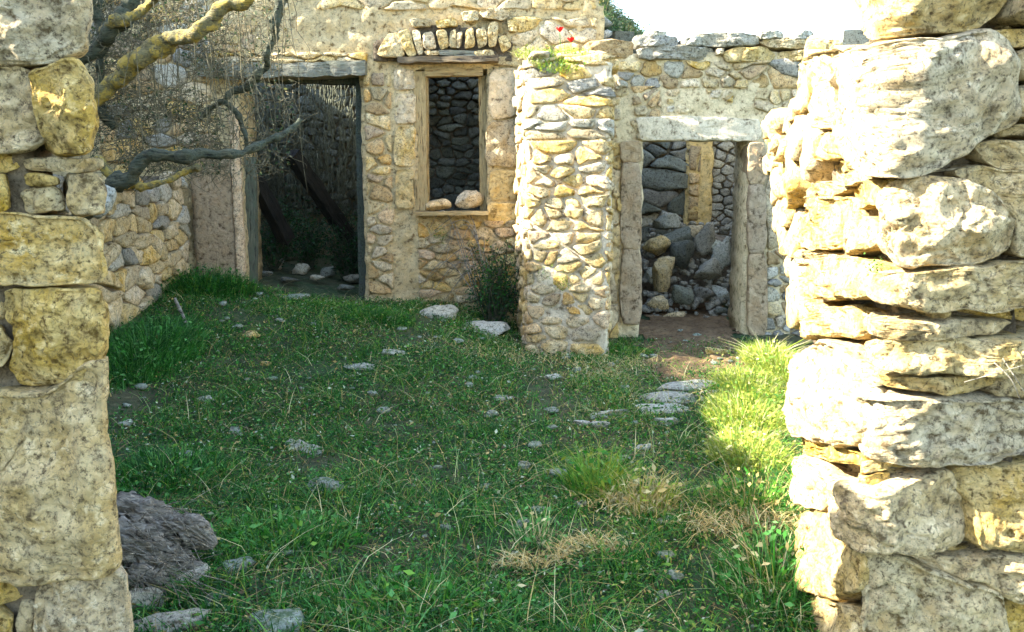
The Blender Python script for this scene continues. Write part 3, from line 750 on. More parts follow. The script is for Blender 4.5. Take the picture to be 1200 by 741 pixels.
# ------------------------------------------------------------------ leaf and blade meshes (colour is each leaf's own)
NR = np.random.default_rng(3)
def mesh_np(name, V, F, colf, mat, parent=None):
    me = bpy.data.meshes.new(name); nv = len(V); nf = len(F); k = F.shape[1]
    me.vertices.add(nv); me.vertices.foreach_set('co', V.astype(np.float32).ravel())
    me.loops.add(nf*k); me.loops.foreach_set('vertex_index', F.astype(np.int32).ravel())
    me.polygons.add(nf); me.polygons.foreach_set('loop_start', np.arange(0, nf*k, k, dtype=np.int32)); me.polygons.foreach_set('loop_total', np.full(nf, k, dtype=np.int32))
    me.update(calc_edges=True)
    at = me.color_attributes.new('Col', 'FLOAT_COLOR', 'POINT'); at.data.foreach_set('color', np.concatenate([colf, np.ones((nv, 1))], 1).astype(np.float32).ravel())
    me.materials.append(mat); o = bpy.data.objects.new(name, me); COL.objects.link(o)
    if parent is not None: o.parent = parent; o.matrix_parent_inverse = Matrix.Translation(-parent.location)
    return o
def blades(root, hgt, wid, lean, col, name=None, mat=None, parent=None, az=None):
    n = len(root); az = NR.uniform(0, 2*PI, n) if az is None else az; tw = NR.uniform(0, 2*PI, n)
    ld = np.stack([np.cos(az), np.sin(az), np.zeros(n)], 1); wd = np.stack([np.cos(tw), np.sin(tw), np.zeros(n)], 1)
    V = np.zeros((n, 8, 3)); C = np.repeat(col[:, None, :], 8, 1)
    for k, t in enumerate((0, .35, .7, 1.0)):
        p = root+ld*(lean*t**1.8*hgt)[:, None]; p[:, 2] += hgt*(t-.45*np.minimum(lean, 1.6)*t*t*.6)
        hw = (wid*(1, .95, .6, .08)[k]/2)[:, None]*wd
        V[:, 2*k] = p-hw; V[:, 2*k+1] = p+hw
    base = np.arange(n)[:, None]*8
    F = np.concatenate([base+np.array([[2*k, 2*k+1, 2*k+3, 2*k+2]]) for k in range(3)], 0)
    return V.reshape(-1, 3), F, C.reshape(-1, 3)
def leaves(pos, size, col, flat=.5):
    n = len(pos); d = NR.normal(size=(n, 3)); d[:, 2] *= (1-flat); d /= np.linalg.norm(d, axis=1)[:, None]
    e = NR.normal(size=(n, 3)); e[:, 2] *= (1-flat); e -= d*(d*e).sum(1)[:, None]; e /= np.linalg.norm(e, axis=1)[:, None]
    nn = np.cross(d, e); s = size[:, None]
    V = np.stack([pos-d*s*.5, pos-e*s*.24+nn*s*.06, pos+d*s*.5, pos+e*s*.24+nn*s*.06], 1)
    F = np.arange(n*4).reshape(n, 4)
    return V.reshape(-1, 3), F, np.repeat(col[:, None, :], 4, 1).reshape(-1, 3)
def join(parts):
    V = []; F = []; C = []; n = 0
    for v, f, c in parts: V.append(v); F.append(f+n); C.append(c); n += len(v)
    return np.concatenate(V), np.concatenate(F), np.concatenate(C)
def pal(n, cols, wts, jit=.25):
    cols = np.array(cols); i = NR.choice(len(cols), n, p=np.array(wts)/sum(wts)); return cols[i]*NR.uniform(1-jit, 1+jit, (n, 1))
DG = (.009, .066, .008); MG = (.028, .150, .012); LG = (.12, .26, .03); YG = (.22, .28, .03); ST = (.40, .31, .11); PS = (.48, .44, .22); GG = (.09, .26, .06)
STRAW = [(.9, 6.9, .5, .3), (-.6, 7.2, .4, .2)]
def field(n):
    out = []
    while len(out) < n:
        y = 1.7+7.4*R.random()**1.35; x = R.uniform(-3.2, 2.4)
        if abs(x) > .62*y+.3: continue
        if x < -1.0 and y < 2.85 and y > 2.3: continue
        if y > 8.45 and x > .05: continue
        if y > 8.95: continue
        if path_in(x, y) < 1.05 and R.random() < (.93 if y > 8.2 else .72): continue
        dn = noise.noise(Vector((x*1.8, y*1.8, 5)))
        if R.random() > .80+1.2*dn: continue
        out.append((x, y))
    return out
xy = field(100000)
root = np.array([(x, y, gz(x, y)-.01) for x, y in xy]); n = len(root)
nz = np.array([noise.noise(Vector((x*1.1, y*1.1, 2))) for x, y in xy]); nz2 = np.array([noise.noise(Vector((x*3.3, y*3.3, 7))) for x, y in xy])
h = (.035+.06*np.clip(nz2+.25, 0, 1)+.02*NR.random(n))*NR.uniform(.6, 1.6, n)*(1+.35*(root[:, 1] < 4.5))
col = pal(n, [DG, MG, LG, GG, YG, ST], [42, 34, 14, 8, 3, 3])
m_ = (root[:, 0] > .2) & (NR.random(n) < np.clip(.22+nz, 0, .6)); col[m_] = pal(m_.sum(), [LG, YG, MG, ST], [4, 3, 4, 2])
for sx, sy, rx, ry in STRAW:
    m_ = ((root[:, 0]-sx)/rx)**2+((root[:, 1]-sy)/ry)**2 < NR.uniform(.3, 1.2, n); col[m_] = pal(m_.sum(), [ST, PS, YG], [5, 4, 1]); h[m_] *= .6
m_ = NR.random(n) < .18*(nz > .15); col[m_] = pal(m_.sum(), [ST, (.14, .10, .05)], [1, 1]); h[m_] *= .7
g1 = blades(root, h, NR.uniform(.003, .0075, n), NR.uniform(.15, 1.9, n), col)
g1b = None
xy = field(160000); pos = np.array([(x, y, gz(x, y)+R.uniform(.0, .055)*(1+.8*(noise.noise(Vector((x*2, y*2, 1)))))) for x, y in xy]); n2 = len(pos)
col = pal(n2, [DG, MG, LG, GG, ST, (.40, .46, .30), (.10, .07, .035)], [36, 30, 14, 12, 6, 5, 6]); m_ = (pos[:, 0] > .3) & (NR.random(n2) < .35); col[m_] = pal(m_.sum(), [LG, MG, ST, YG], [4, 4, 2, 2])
ks = NR.choice(n, 3600, p=(root[:, 0]*.12+.6)/ (root[:, 0]*.12+.6).sum()); g1b = blades(root[ks]+np.array([0, 0, .02]), NR.uniform(.06, .22, 3600), NR.uniform(.002, .005, 3600), NR.uniform(1.0, 2.6, 3600), pal(3600, [PS, ST, (.16, .11, .05), (.30, .36, .14)], [4, 4, 3, 3]))
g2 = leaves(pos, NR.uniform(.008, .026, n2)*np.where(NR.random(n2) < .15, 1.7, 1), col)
V, F, C = join([g1, g1b, g2])
tag(mesh_np('grass', V, F, C, M_leaf), 'short trampled green grass and weeds covering the courtyard', 'grass', kind='stuff')

def tuft(name, x, y, rx, ry, n, h0, h1, cols, wts, lean=(.1, 1.0), wid=(.004, .009), label='', cat='grass tuft', group=None, leafn=0, ls=(.02, .05), zf=None, kind=None):
    a = NR.uniform(0, 2*PI, n); r = np.sqrt(NR.random(n)); px = x+rx*r*np.cos(a); py = y+ry*r*np.sin(a)
    zf = zf or gz
    rt = np.array([(p, q, zf(p, q)-.01) for p, q in zip(px, py)])
    hh = NR.uniform(h0, h1, n)*(1.15-.6*r)
    parts = [blades(rt, hh, NR.uniform(*wid, n), NR.uniform(*lean, n), pal(n, cols, wts), az=a+NR.normal(0, .7, n))]
    if leafn:
        k = NR.integers(0, n, leafn); ps = rt[k]+NR.normal(0, .03, (leafn, 3)); ps[:, 2] = rt[k][:, 2]+hh[k]*NR.uniform(.1, .95, leafn)
        parts.append(leaves(ps, NR.uniform(*ls, leafn), pal(leafn, cols, wts), .35))
    V, F, C = join(parts); o0 = np.array([x, y, zf(x, y)]); V = V-o0
    o = mesh_np(name, V, F, C, M_leaf); o.location = o0
    return tag(o, label, cat, group, kind or 'thing')
p = G(905, 470)
for (px, py, rx, ry, n, h0, h1, cols, wts, lab) in [
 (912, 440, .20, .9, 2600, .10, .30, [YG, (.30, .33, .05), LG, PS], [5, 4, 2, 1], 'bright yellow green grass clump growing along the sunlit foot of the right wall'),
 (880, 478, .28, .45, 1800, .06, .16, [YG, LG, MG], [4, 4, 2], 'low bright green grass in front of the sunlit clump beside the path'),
 (700, 580, .16, .22, 420, .14, .34, [LG, YG, MG], [5, 3, 2], 'tall upright green grass tuft in the middle right of the courtyard'),
 (752, 602, .16, .16, 320, .12, .28, [YG, ST, PS], [3, 4, 3], 'straw yellow tall grass tuft right of the green one'),
 (880, 600, .24, .20, 420, .12, .26, [LG, ST, MG], [4, 3, 3], 'loose mixed green and straw tuft near the right wall'),
 (905, 690, .22, .3, 420, .12, .30, [GG, MG, PS], [4, 4, 2], 'dark green long grass at the foot of the right wall in the foreground'),
 (630, 640, .10, .1, 90, .12, .26, [GG, PS], [4, 2], 'thin tuft of pale long blades in the centre foreground'),
 (240, 345, .50, .35, 2600, .12, .34, [DG, MG, LG], [5, 4, 1], 'tall dark green grass against the plastered jamb by the left doorway'),
 (175, 420, .35, .70, 2600, .10, .30, [DG, MG, GG], [5, 4, 2], 'rank green weeds along the foot of the low side wall'),
 (560, 360, .35, .3, 1200, .08, .2, [DG, MG], [5, 4], 'dark green grass under the shrub next to the pier'),
 (440, 378, .35, .22, 900, .08, .2, [MG, LG, DG], [5, 2, 4], 'bright green grass clump below the rubble between doorway and window'),
 (390, 362, .55, .14, 1300, .04, .10, [LG, MG], [4, 4], 'green grass strip on the threshold of the left doorway'),
 (700, 415, .5, .16, 1300, .05, .15, [LG, MG, YG], [4, 4, 1], 'grass and weeds round the foot of the stone pier'),
 (190, 560, .3, .35, 700, .08, .2, [MG, GG, DG], [4, 3, 4], 'leafy green weeds above the dead log by the left wall'),
 (330, 640, .35, .25, 700, .07, .18, [MG, GG, LG], [4, 3, 2], 'broad leaved weeds in the left foreground beside the log'),
 (480, 720, .5, .2, 900, .06, .17, [MG, GG, LG, PS], [4, 3, 2, .5], 'low green weeds in the bottom centre foreground'),
]:
    q = G(px, py)
    tuft('grass_tuft', q.x, q.y, rx, ry, n, h0, h1, cols, wts, label=lab, leafn=int(n*.8), group='taller clumps of grass and weeds in the courtyard', ls=(.015, .045) if q.y > 5 else (.015, .05))
def straw_sun_mat(pts_, wd, n, label):  # dry straw, also used to colour in sunlit streaks on the ground
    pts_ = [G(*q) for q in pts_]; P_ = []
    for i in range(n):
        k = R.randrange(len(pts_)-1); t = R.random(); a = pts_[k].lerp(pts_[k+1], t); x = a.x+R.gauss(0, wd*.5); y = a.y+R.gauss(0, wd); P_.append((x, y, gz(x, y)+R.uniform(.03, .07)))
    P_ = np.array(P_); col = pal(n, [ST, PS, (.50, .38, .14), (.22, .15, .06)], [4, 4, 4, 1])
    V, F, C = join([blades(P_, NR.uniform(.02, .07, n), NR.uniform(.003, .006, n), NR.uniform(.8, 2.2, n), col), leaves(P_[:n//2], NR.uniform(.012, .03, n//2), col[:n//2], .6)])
    tag(mesh_np('straw_sunstreak', V, F, C, M_leaf), label, 'straw', kind='stuff')
straw_sun_mat([(592,672),(625,680),(655,668),(672,655),(700,658),(728,658)], .04, 500, 'curved streak of straw coloured blades standing in for sunlight in the centre foreground')  # thin streak of sun on the ground, painted as straw-coloured blades
straw_sun_mat([(810,628),(850,632),(890,626),(940,634)], .08, 500, 'patch of pale straw coloured blades standing in for sunlight beside the foot of the right wall')  # sunlit streak in the grass, put into the colour of pale blades
straw_sun_mat([(560,420),(640,428),(700,440),(760,432)], .22, 500, 'thin dry litter in the grass below the pier')
straw_sun_mat([(690,600),(740,606),(790,612)], .12, 250, 'dry straw round the foot of the tall yellow tuft')
for (x, y, rx, ry, n, lab) in [(1.70, 6.25, .24, .4, 2200, 'far part of the bright grass strip against the right wall'), (1.50, 5.55, .24, .4, 2200, 'middle part of the bright grass strip against the right wall'), (1.34, 4.85, .2, .35, 1600, 'near part of the bright grass strip against the right wall')]:
    tuft('grass_tuft', x, y, rx, ry, n, .06, .24, [YG, (.34, .36, .06), LG, PS], [5, 4, 2, 1], label=lab, leafn=1500, group='bright grass strip along the right wall', ls=(.015, .04))
# arching pale stems at the right
q = G(905, 430)
for (px, py, lab) in [(900, 432, 'sprawling clump of long arching pale stems between doorway and right wall')]:
    q = G(px, py); tuft('grass_tuft', q.x, q.y, .10, .12, 70, .3, .5, [PS, YG], [5, 2], lean=(.7, 1.7), wid=(.006, .012), label=lab, group='taller clumps of grass and weeds in the courtyard')

# ------------------------------------------------------------------ fallen stones
def fallen(px, py, wpx, hpx, label, mat=M_fall, seed=0, flat=1, dep=.8, group='stones lying in the courtyard grass', rot=0, sink=.35, tilt=0, seg=26):
    q = G(px, py); sc = q.y/FPX; W = wpx*sc; Hh = hpx*sc*.8
    z = gz(q.x, q.y)
    v, f = blob((q.x, q.y+W*dep*.3, z+Hh*.22), (W, W*dep, Hh), seed, seg, .2, 2.8, rot, tilt)
    return tag(link('fallen_stone', v, f, mat, None, True, (q.x, q.y, z)), label, 'stone', group, 'thing')
FS = [
 (514,372,42,28,'rounded mossy pale boulder just below the window wall',M_fallw,.7,.2,0),
 (571,394,54,26,'broad pale block beside the left foot of the stone pier',M_fallw,.8,.1,0),
 (345,352,26,12,'small pale stone on the threshold of the left doorway',M_fall,.7,0,0),
 (352,530,66,15,'long flat white slab tilted in the grass at mid courtyard',M_fallw,.32,-.45,.1),
 (377,580,56,32,'rounded moss green boulder half sunk in grass behind the weeds',M_fall,.8,0,0),
 (276,676,44,30,'blue grey stone in the weeds right of the dead log',M_fall,.8,.4,0),
 (168,722,48,44,'angular grey stone leaning on the left wall below the dead log',M_grey,.7,.3,.2),
 (195,748,100,34,'long grey flat stone at the bottom edge beside the left wall',M_grey,.5,.1,0),
 (318,748,90,40,'dark flat rock at the bottom edge in the left foreground',M_fall,.6,0,0),
 (404,708,30,28,'upright pale green shard in the foreground weeds',M_fallw,.5,.3,.3),
 (423,434,46,10,'thin flat white stone near the middle of the yard',M_fallw,.5,0,0),
 (460,419,30,14,'pale stone in the grass straight below the window boulder',M_fallw,.7,.3,0),
 (295,398,24,15,'yellowish stone in the grass before the left doorway',M_nearp,.7,.2,0),
 (240,472,22,12,'small white stone near the left side weeds',M_fallw,.7,.1,0),
 (648,447,26,11,'small pale stone in the grass below the pier',M_fallw,.7,0,0),
 (755,530,34,11,'flat white stone just in front of the slab path',M_fallw,.6,.1,0),
 (727,543,30,11,'flat grey stone left of the white one before the path',M_fall,.6,.1,0),
 (783,616,26,16,'round pale stone among the straw grass at right',M_fallw,.8,0,0),
 (840,417,34,15,'pale block lying in the mouth of the right doorway',M_nearp,.6,.1,0),
 (630,413,30,22,'pale stone at the left front corner of the pier',M_nearp,.7,.1,0),
 (148,500,24,12,'white stone at the edge of the left wall among weeds',M_fallw,.7,0,0),
 (455,700,26,12,'pale low stone in the centre foreground grass',M_fall,.7,.2,0),
 (640,618,26,12,'grey pebble in the grass below centre right',M_fall,.7,.1,0),
 (310,430,18,8,'reddish flat stone in the grass left of centre',M_rubw,.7,.1,0),
 (590,470,26,8,'thin pale stone chip left of the slab path',M_fallw,.7,.2,0),
 (215,650,30,26,'grey stone wedged under the right end of the dead log',M_grey,.7,.4,.1),
 (172,664,66,60,'jagged dark grey rock under the dead log',M_grey,.8,.2,.3),
 (222,690,46,36,'broken grey rock below the right end of the dead log',M_grey,.8,.6,-.2),
 (250,712,34,22,'small grey rock between the log and the bottom slab',M_fall,.8,.6,0),
 (250,640,26,20,'small rough grey stone above the blue grey one',M_fall,.7,.4,.1),
]
for i, (px, py, wp, hp, lab, mt, dp, rt, tl) in enumerate(FS): fallen(px, py, wp, hp, lab, mt, 500+i, 1, dp, rot=rt, tilt=tl)
PS_ = [(805,457,78,'first long slab of the path below the doorway'),(786,470,84,'second pale slab of the path, the widest'),(778,484,62,'third slab of the path, cracked and pale'),(783,498,42,'last small slab at the near end of the path'),(850,466,60,'buff slab at the right side of the path by the bright grass'),(720,488,60,'thin half buried slab reaching left from the path'),(690,502,46,'thin pale slab sunk in grass furthest left of the path')]
for i, (px, py, wp, lab) in enumerate(PS_):
    q = G(px, py); sc = q.y/FPX; v, f = blob((q.x, q.y, gz(q.x, q.y)+.012), (wp*sc, wp*sc*(.62 if i < 5 else .3), .075), 600+i, 30, .22, 4.5, R.uniform(-.15, .15))
    tag(link('path_slab', v, f, M_fallw, None, True, (q.x, q.y, 0)), lab, 'stone slab', 'flat slabs of the path to the right doorway', 'thing')
# small chips scattered about
mb = MB(); rr = random.Random(77)
for i in range(300):
    y = rr.uniform(2.6, 8.8); x = rr.uniform(-2.6, 2.0); s_ = .015+.06*rr.random()**3
    if abs(x) > .6*y: continue
    v, f = blob((x, y, gz(x, y)+.01+s_*.3), (s_*1.5, s_, s_*.7), i, 10, .2); mb.add(v, f)
tag(mb.build('scattered_chips', M_fall), 'small pale stone chips strewn through the grass', 'rubble', kind='stuff')
# heap of rubble inside the right doorway, and debris inside the left one
rr = random.Random(88)
HR = [(775,340,40,60),(800,318,46,54),(832,330,54,40),(848,318,34,60),(770,300,36,40),(793,290,50,36),(824,300,30,60),(846,348,30,20),(772,362,34,24),(800,356,40,30),(826,352,30,26),(762,330,24,26),(790,376,40,18),(846,370,24,14),(815,384,26,12),(780,270,40,30),(810,280,40,24),(850,380,22,14),(765,392,20,12),(838,300,26,34)]
HL = ['largest dark boulder at the left of the rubble heap inside the doorway', 'pale angular boulder at the centre of the rubble heap inside the doorway', 'broad low boulder right of the pale one in the doorway heap',
 'tall leaning grey slab at the right of the rubble heap inside the doorway', 'small boulder behind the largest one, against the left room wall', 'grey boulder high in the middle of the doorway heap', 'narrow upright stone beside the leaning slab in the heap',
 'flat stone under the leaning slab of the doorway heap', 'small stone at the left foot of the doorway heap', 'pale stone at the middle foot of the doorway heap', 'stone between the middle foot and the flat stone of the heap',
 'small stone wedged against the left doorway jamb in the heap', 'low stone lying before the middle foot of the heap', 'small stone on the floor by the right jamb of the doorway', 'little stone on the trodden floor inside the right doorway',
 'stone at the very top left of the doorway heap', 'stone at the top right of the doorway heap', 'smallest stone by the right jamb inside the doorway', 'small stone by the left jamb on the doorway floor', 'stone half hidden behind the leaning slab of the heap']
for i, (px, py, wp, hp) in enumerate(HR):
    Y = 9.6+(392-py)/130*1.7; c = P(px, py-hp*.3, Y); sc = Y/FPX
    v, f = blob(c, (wp*sc*.8, wp*sc*.75, hp*sc*.7), 700+i, 20, .22, 5, rr.uniform(0, 3), rr.uniform(-.5, .5))
    lab = HL[i]
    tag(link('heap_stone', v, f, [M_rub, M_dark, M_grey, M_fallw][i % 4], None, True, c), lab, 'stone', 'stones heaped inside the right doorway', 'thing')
mb = MB()
for i in range(420):
    px = rr.uniform(754, 868); py = rr.uniform(262, 396); Y = 9.5+(396-py)/130*1.75; c = P(px, py, Y); s_ = rr.uniform(.03, .11)
    v, f = blob(c, (s_*1.3, s_, s_*.8), 900+i, 8, .2, 4, rr.uniform(0, 3)); mb.add(v, f)
tag(mb.build('small_rubble', M_grey), 'small broken rubble between the bigger stones inside the right doorway', 'rubble', kind='stuff')
v, f = blob(P(805, 330, 11.4), (2.0, 1.4, 1.3), 760, 36, .12, 2.2); tag(link('rubble_mound', v, f, M_mort), 'earth and rubble mound under the heap inside the right doorway', 'mound', kind='thing')
for i, (px, py, wp, hp) in enumerate([(341,350,26,9),(372,341,20,9),(404,347,22,8),(414,334,24,11),(314,345,18,9),(352,330,24,13),(386,326,20,14),(326,327,22,13)]):
    Y = 9.3+(352-py)/24*1.2; c = P(px, py, Y); sc = Y/FPX
    v, f = blob((c.x, c.y, gz(c.x, c.y)+.06), (wp*sc, wp*sc*.7, hp*sc), 780+i, 16, .2, 3, rr.uniform(0, 3))
    tag(link('fallen_stone', v, f, M_grey if i % 2 else M_dark, None, True, c), ['flat dark stone at the middle front of the left doorway floor', 'pale grey stone right of the middle on the left doorway floor', 'dark stone between the two pale ones on the left doorway floor', 'pale stone closest to the right post inside the left doorway', 'dark stone closest to the left post inside the left doorway', 'pale grey stone further back in the middle of the left room', 'dark stone furthest back on the left room floor', 'pale stone behind the left post on the left room floor'][i], 'stone', 'stones on the floor inside the left doorway', 'thing')
# two stones on the window sill
for i, (px, py, wp, hp, lab) in enumerate([(511,241,34,17,'rounded buff stone on the window sill'),(549,236,38,25,'pointed pale stone at the right end of the window sill')]):
    c = P(px, py, YF+.05); sc = YF/FPX; v, f = blob(c, (wp*sc, wp*sc*.7, hp*sc*1.05), 800+i, 24, .16, 2.8 if i == 0 else 1.7, .3, -.3*i)
    tag(link('sill_stone', v, f, M_nearp, None, True, c), lab, 'stone', None, 'thing')
# leaning dark roof timbers inside the left doorway
M_char = wood_mat('dark_timber', (.035, .03, .022), (.022, .02, .016), (.01, .01, .008), 1, 0)
for i, (a, b_, y0, y1, lab) in enumerate([((287,186),(336,282),9.75,10.3,'dark roof timber leaning at the left side of the doorway'),((342,180),(412,284),10.1,10.8,'dark roof timber leaning across the middle of the doorway')]):
    o = beam(P(*a, y0), P(*b_, y1), .14, .15, M_char, None, 'leaning_timber', 20+i, .015); tag(o, lab, 'timber', 'fallen timbers inside the left doorway', 'thing')

# ------------------------------------------------------------------ shrubs
def shrub(name, c, rad, n, nst, cols, wts, ls, label, cat='shrub', matst=None, up=.5):
    root_ = empty(name, c, label, cat); c = Vector(c)
    pos = []; rs = random.Random(int(c.x*100)+n)
    ms = MB()
    for k in range(nst):
        a = rs.uniform(0, 2*PI); e = Vector((math.cos(a)*rad[0]*rs.uniform(.3, 1), math.sin(a)*rad[1]*rs.uniform(.3, 1), rad[2]*rs.uniform(.5, 2)*up*2))
        mid = e*.5+Vector((rs.uniform(-.1, .1), rs.uniform(-.1, .1), rad[2]*.25))
        pts_ = [c+Vector((rs.uniform(-.06, .06), rs.uniform(-.06, .06), 0)), c+mid, c+e]
        v, f = tube(pts_, [.009, .006, .002], 4, 0, 0, 4); ms.add(v, f)
        for _ in range(n//nst):
            t = rs.random()**.6; q = pts_[0].lerp(pts_[1], t*2) if t < .5 else pts_[1].lerp(pts_[2], t*2-1)
            pos.append(tuple(q+Vector((rs.gauss(0, .055), rs.gauss(0, .055), rs.gauss(0, .05)))))
    ms.build('stem', matst or M_bark, root_, origin=c)
    pos = np.array(pos); V, F, C = leaves(pos, NR.uniform(*ls, len(pos)), pal(len(pos), cols, wts), .3)
    tag(mesh_np('foliage', V, F, C, M_leaf, root_), kind='stuff')
    return root_
q = P(580, 372, 8.45); shrub('shrub', (q.x, 8.5, gz(q.x, 8.5)), (.34, .22, .42), 3600, 60, [DG, (.02, .05, .025), MG], [5, 4, 2], (.015, .04), 'dark green tangled shrub in the corner between window wall and pier')
q = P(360, 345, 10.6)
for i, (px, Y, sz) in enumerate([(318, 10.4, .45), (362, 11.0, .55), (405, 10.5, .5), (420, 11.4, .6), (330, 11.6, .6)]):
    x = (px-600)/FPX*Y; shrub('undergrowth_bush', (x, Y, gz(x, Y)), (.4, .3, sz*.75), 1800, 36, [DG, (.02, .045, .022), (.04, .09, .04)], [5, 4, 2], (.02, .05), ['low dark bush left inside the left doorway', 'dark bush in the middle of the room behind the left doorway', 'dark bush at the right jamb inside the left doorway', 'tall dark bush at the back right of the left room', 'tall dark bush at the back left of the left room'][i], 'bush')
# bare arching stems on the wall under the window
BS = empty('dry_bramble', (-.6, 8.85, .5), 'dry brown bramble stems arching on the wall under the window', 'bramble')
rr = random.Random(91)
for i in range(16):
    x0 = rr.uniform(555, 590); x1 = rr.uniform(488, 545); y1 = rr.uniform(256, 330)
    a = P(x0, rr.uniform(330, 370), 8.75); m_ = P((x0+x1)/2+rr.uniform(-10, 20), y1-rr.uniform(0, 20), 8.86); e = P(x1, y1+rr.uniform(5, 30), 8.9)
    v, f = tube([a, m_, e], [.006, .005, .002], 4, 0, 0, 6); link('stem', v, f, M_log, BS)
# plants on the pier's top and two poppies
def ztp(x, y): return ztop-.02
for (x, y, rx, n, cols, lab) in [(.40, 7.80, .26, 500, [YG, LG, (.35, .36, .05)], 'yellow flowering weed spilling over the front of the pier top'), (.52, 8.3, .32, 500, [LG, MG, YG], 'green weed on the back of the pier top below the poppies'), (.16, 7.9, .14, 160, [YG, PS], 'dry yellow weed on the left corner of the pier top')]:
    tuft('weed_clump', x, y, rx, .16, n, .04, .13, cols, [4, 3, 2][:len(cols)], lean=(.3, 1.6), label=lab, cat='weed', leafn=n, ls=(.012, .035), zf=lambda a, b: ztop-.01-.10*max(0, 7.82-b)/.1)
mr = plain('poppy_red', (.62, .012, .008)); mg = plain('poppy_green', (.06, .16, .04))
for i, (px, py, lab) in enumerate([(656, 38, 'red poppy, the upper one above the pier'), (669, 50, 'red poppy, the lower one above the pier')]):
    c = P(px, py, 8.3); pp = empty('poppy', (c.x, c.y, ztop), lab, 'poppy', 'poppies on the pier top')
    v, f = tube([(c.x+.03, c.y, ztop), (c.x+.01, c.y, (c.z+ztop)/2), c], [.004, .003, .003], 5, 0, 0, 4); link('stem', v, f, mg, pp)
    for k in range(4):
        a = k*PI/2+.4; d = Vector((math.cos(a), math.sin(a), .35)); u = Vector((-math.sin(a), math.cos(a), 0)); vv = []; 
        for r_, wd, up in ((.002, .005, 0), (.014, .018, .008), (.026, .022, .02), (.032, .01, .028)):
            for s_ in (-1, 0, 1): vv.append(c+d*r_+u*wd*s_+Vector((0, 0, up+.006*abs(s_))))
        link('petal', vv, [(j*3+s_, j*3+s_+1, j*3+s_+4, j*3+s_+3) for j in range(3) for s_ in (0, 1)], mr, pp)
rr = random.Random(123)
for i, (px, py, wp, lab) in enumerate([(700,22,40,'grey boulder at the left end of the slope above the coping'),(735,30,34,'second grey boulder on the slope above the coping'),(765,38,30,'low grey boulder on the slope just above the coping'),(715,12,24,'small boulder at the skyline beside the house front'),(688,30,26,'boulder partly hidden by the house corner')]):
    Y = 15.4; c = P(px, py, Y); x = c.x; z = gzz(x, Y); s_ = wp*Y/FPX
    v, f = blob((x, Y, z+.05), (s_, s_*.8, s_*.55), 850+i, 24, .2, 2.8, rr.uniform(0, 3)); tag(link('slope_boulder', v, f, M_grey, None, True, (x, Y, z)), lab, 'boulder', 'boulders on the slope behind the wall', 'thing')
for i, (x, Y, lab) in enumerate([(1.7, 15.9, 'grey green bush on the slope just right of the house front'), (2.4, 16.2, 'second grey green bush lower on the slope'), (1.2, 16.6, 'bush on the skyline of the slope at the house corner'), (3.0, 16.4, 'lowest bush on the slope near the coping')]):
    tuft('slope_bush', x, Y, .45, .4, 900, .08, .35, [(.10, .15, .06), (.18, .20, .10), LG, ST], [4, 3, 1, 1], label=lab, cat='bush', leafn=1400, ls=(.03, .08), zf=gzz, group='bushes on the slope behind the wall')
# weeds sprouting from the walls
for (px, py, Y, n, lab) in [(1025, 312, 2.5, 60, 'tiny yellow green sprout in a joint of the right wall'), (640, 315, 7.66, 120, 'yellow sprout on the lower face of the pier'), (662, 330, 7.64, 140, 'green sprout low on the face of the pier'), (515, 275, 8.93, 160, 'green sprout growing from the wall below the window')]:
    c = P(px, py, Y); pos = np.array([c])+NR.normal(0, 1, (n, 3))*np.array([.045, .02, .05])*(Y/8)
    V, F, C = leaves(pos, NR.uniform(.008, .022, n)*(.5+Y/16), pal(n, [LG, YG, MG], [3, 3, 2])); tag(mesh_np('weed_plant', V, F, C, M_leaf), lab, 'plant', kind='thing')

# ------------------------------------------------------------------ the fig tree: limbs, suckers, twigs
T = empty('fig_tree', (-3.9, 6.0, .3), 'bare old tree with mossy limbs and hanging twigs over the left side wall', 'tree')
def limb(pts_, r0, r1, mat, name='limb', sd=0, Y=None):
    pp = [P(*q) if len(q) == 3 else q for q in pts_]; n = len(pp)
    rad = [r0+(r1-r0)*i/(n-1) for i in range(n)]
    rad = [q*.62*(1+.25*math.sin(i*2.3+sd)) for i, q in enumerate(rad)]; kr = random.Random(sd+40); pp = [pp[0]]+[x_ for i in range(1, n) for x_ in ((pp[i-1].lerp(pp[i], .5)+Vector((kr.uniform(-.035, .035), kr.uniform(-.05, .05), kr.uniform(-.035, .035)))), pp[i])]; rad = [rad[0]]+[x_ for i in range(1, n) for x_ in ((rad[i-1]+rad[i])/2*kr.uniform(.85, 1.12), rad[i])]; v, f = tube(pp, rad, 22, .6, sd, 10); return link(name, v, f, mat, T, True, pp[0])
link('trunk', *tube([(-4.2, 6.1, -.1), (-4.05, 6.1, .8), (-3.9, 6.0, 1.5), (-3.6, 6.0, 1.9)], [.24, .2, .18, .14], 18, .3, 3, 6), M_bark, T, True, (-4, 6, .5))
limb([(60,118,6.0),(112,112,6.0),(140,88,5.9),(172,62,5.8),(205,45,5.7),(238,28,5.6),(268,6,5.6),(300,-16,5.5),(330,-50,5.5)], .10, .07, M_barkl, sd=1)
limb([(80,70,6.2),(112,62,6.1),(130,38,6.0),(150,14,6.0),(178,-20,6.0)], .10, .07, M_bark, sd=2)
limb([(120,36,6.0),(150,22,5.9),(185,-8,5.8)], .05, .04, M_barkl, sd=12)
limb([(70,268,5.6),(112,240,5.6),(138,214,5.55),(162,194,5.5),(188,182,5.5),(220,184,5.5),(255,182,5.6),(288,178,5.7),(330,158,5.8),(352,140,5.9)], .085, .03, M_bark, sd=3)
limb([(80,212,5.7),(118,190,5.7),(158,216,5.75),(196,212,5.8),(232,196,5.85)], .05, .035, M_barkl, sd=4)
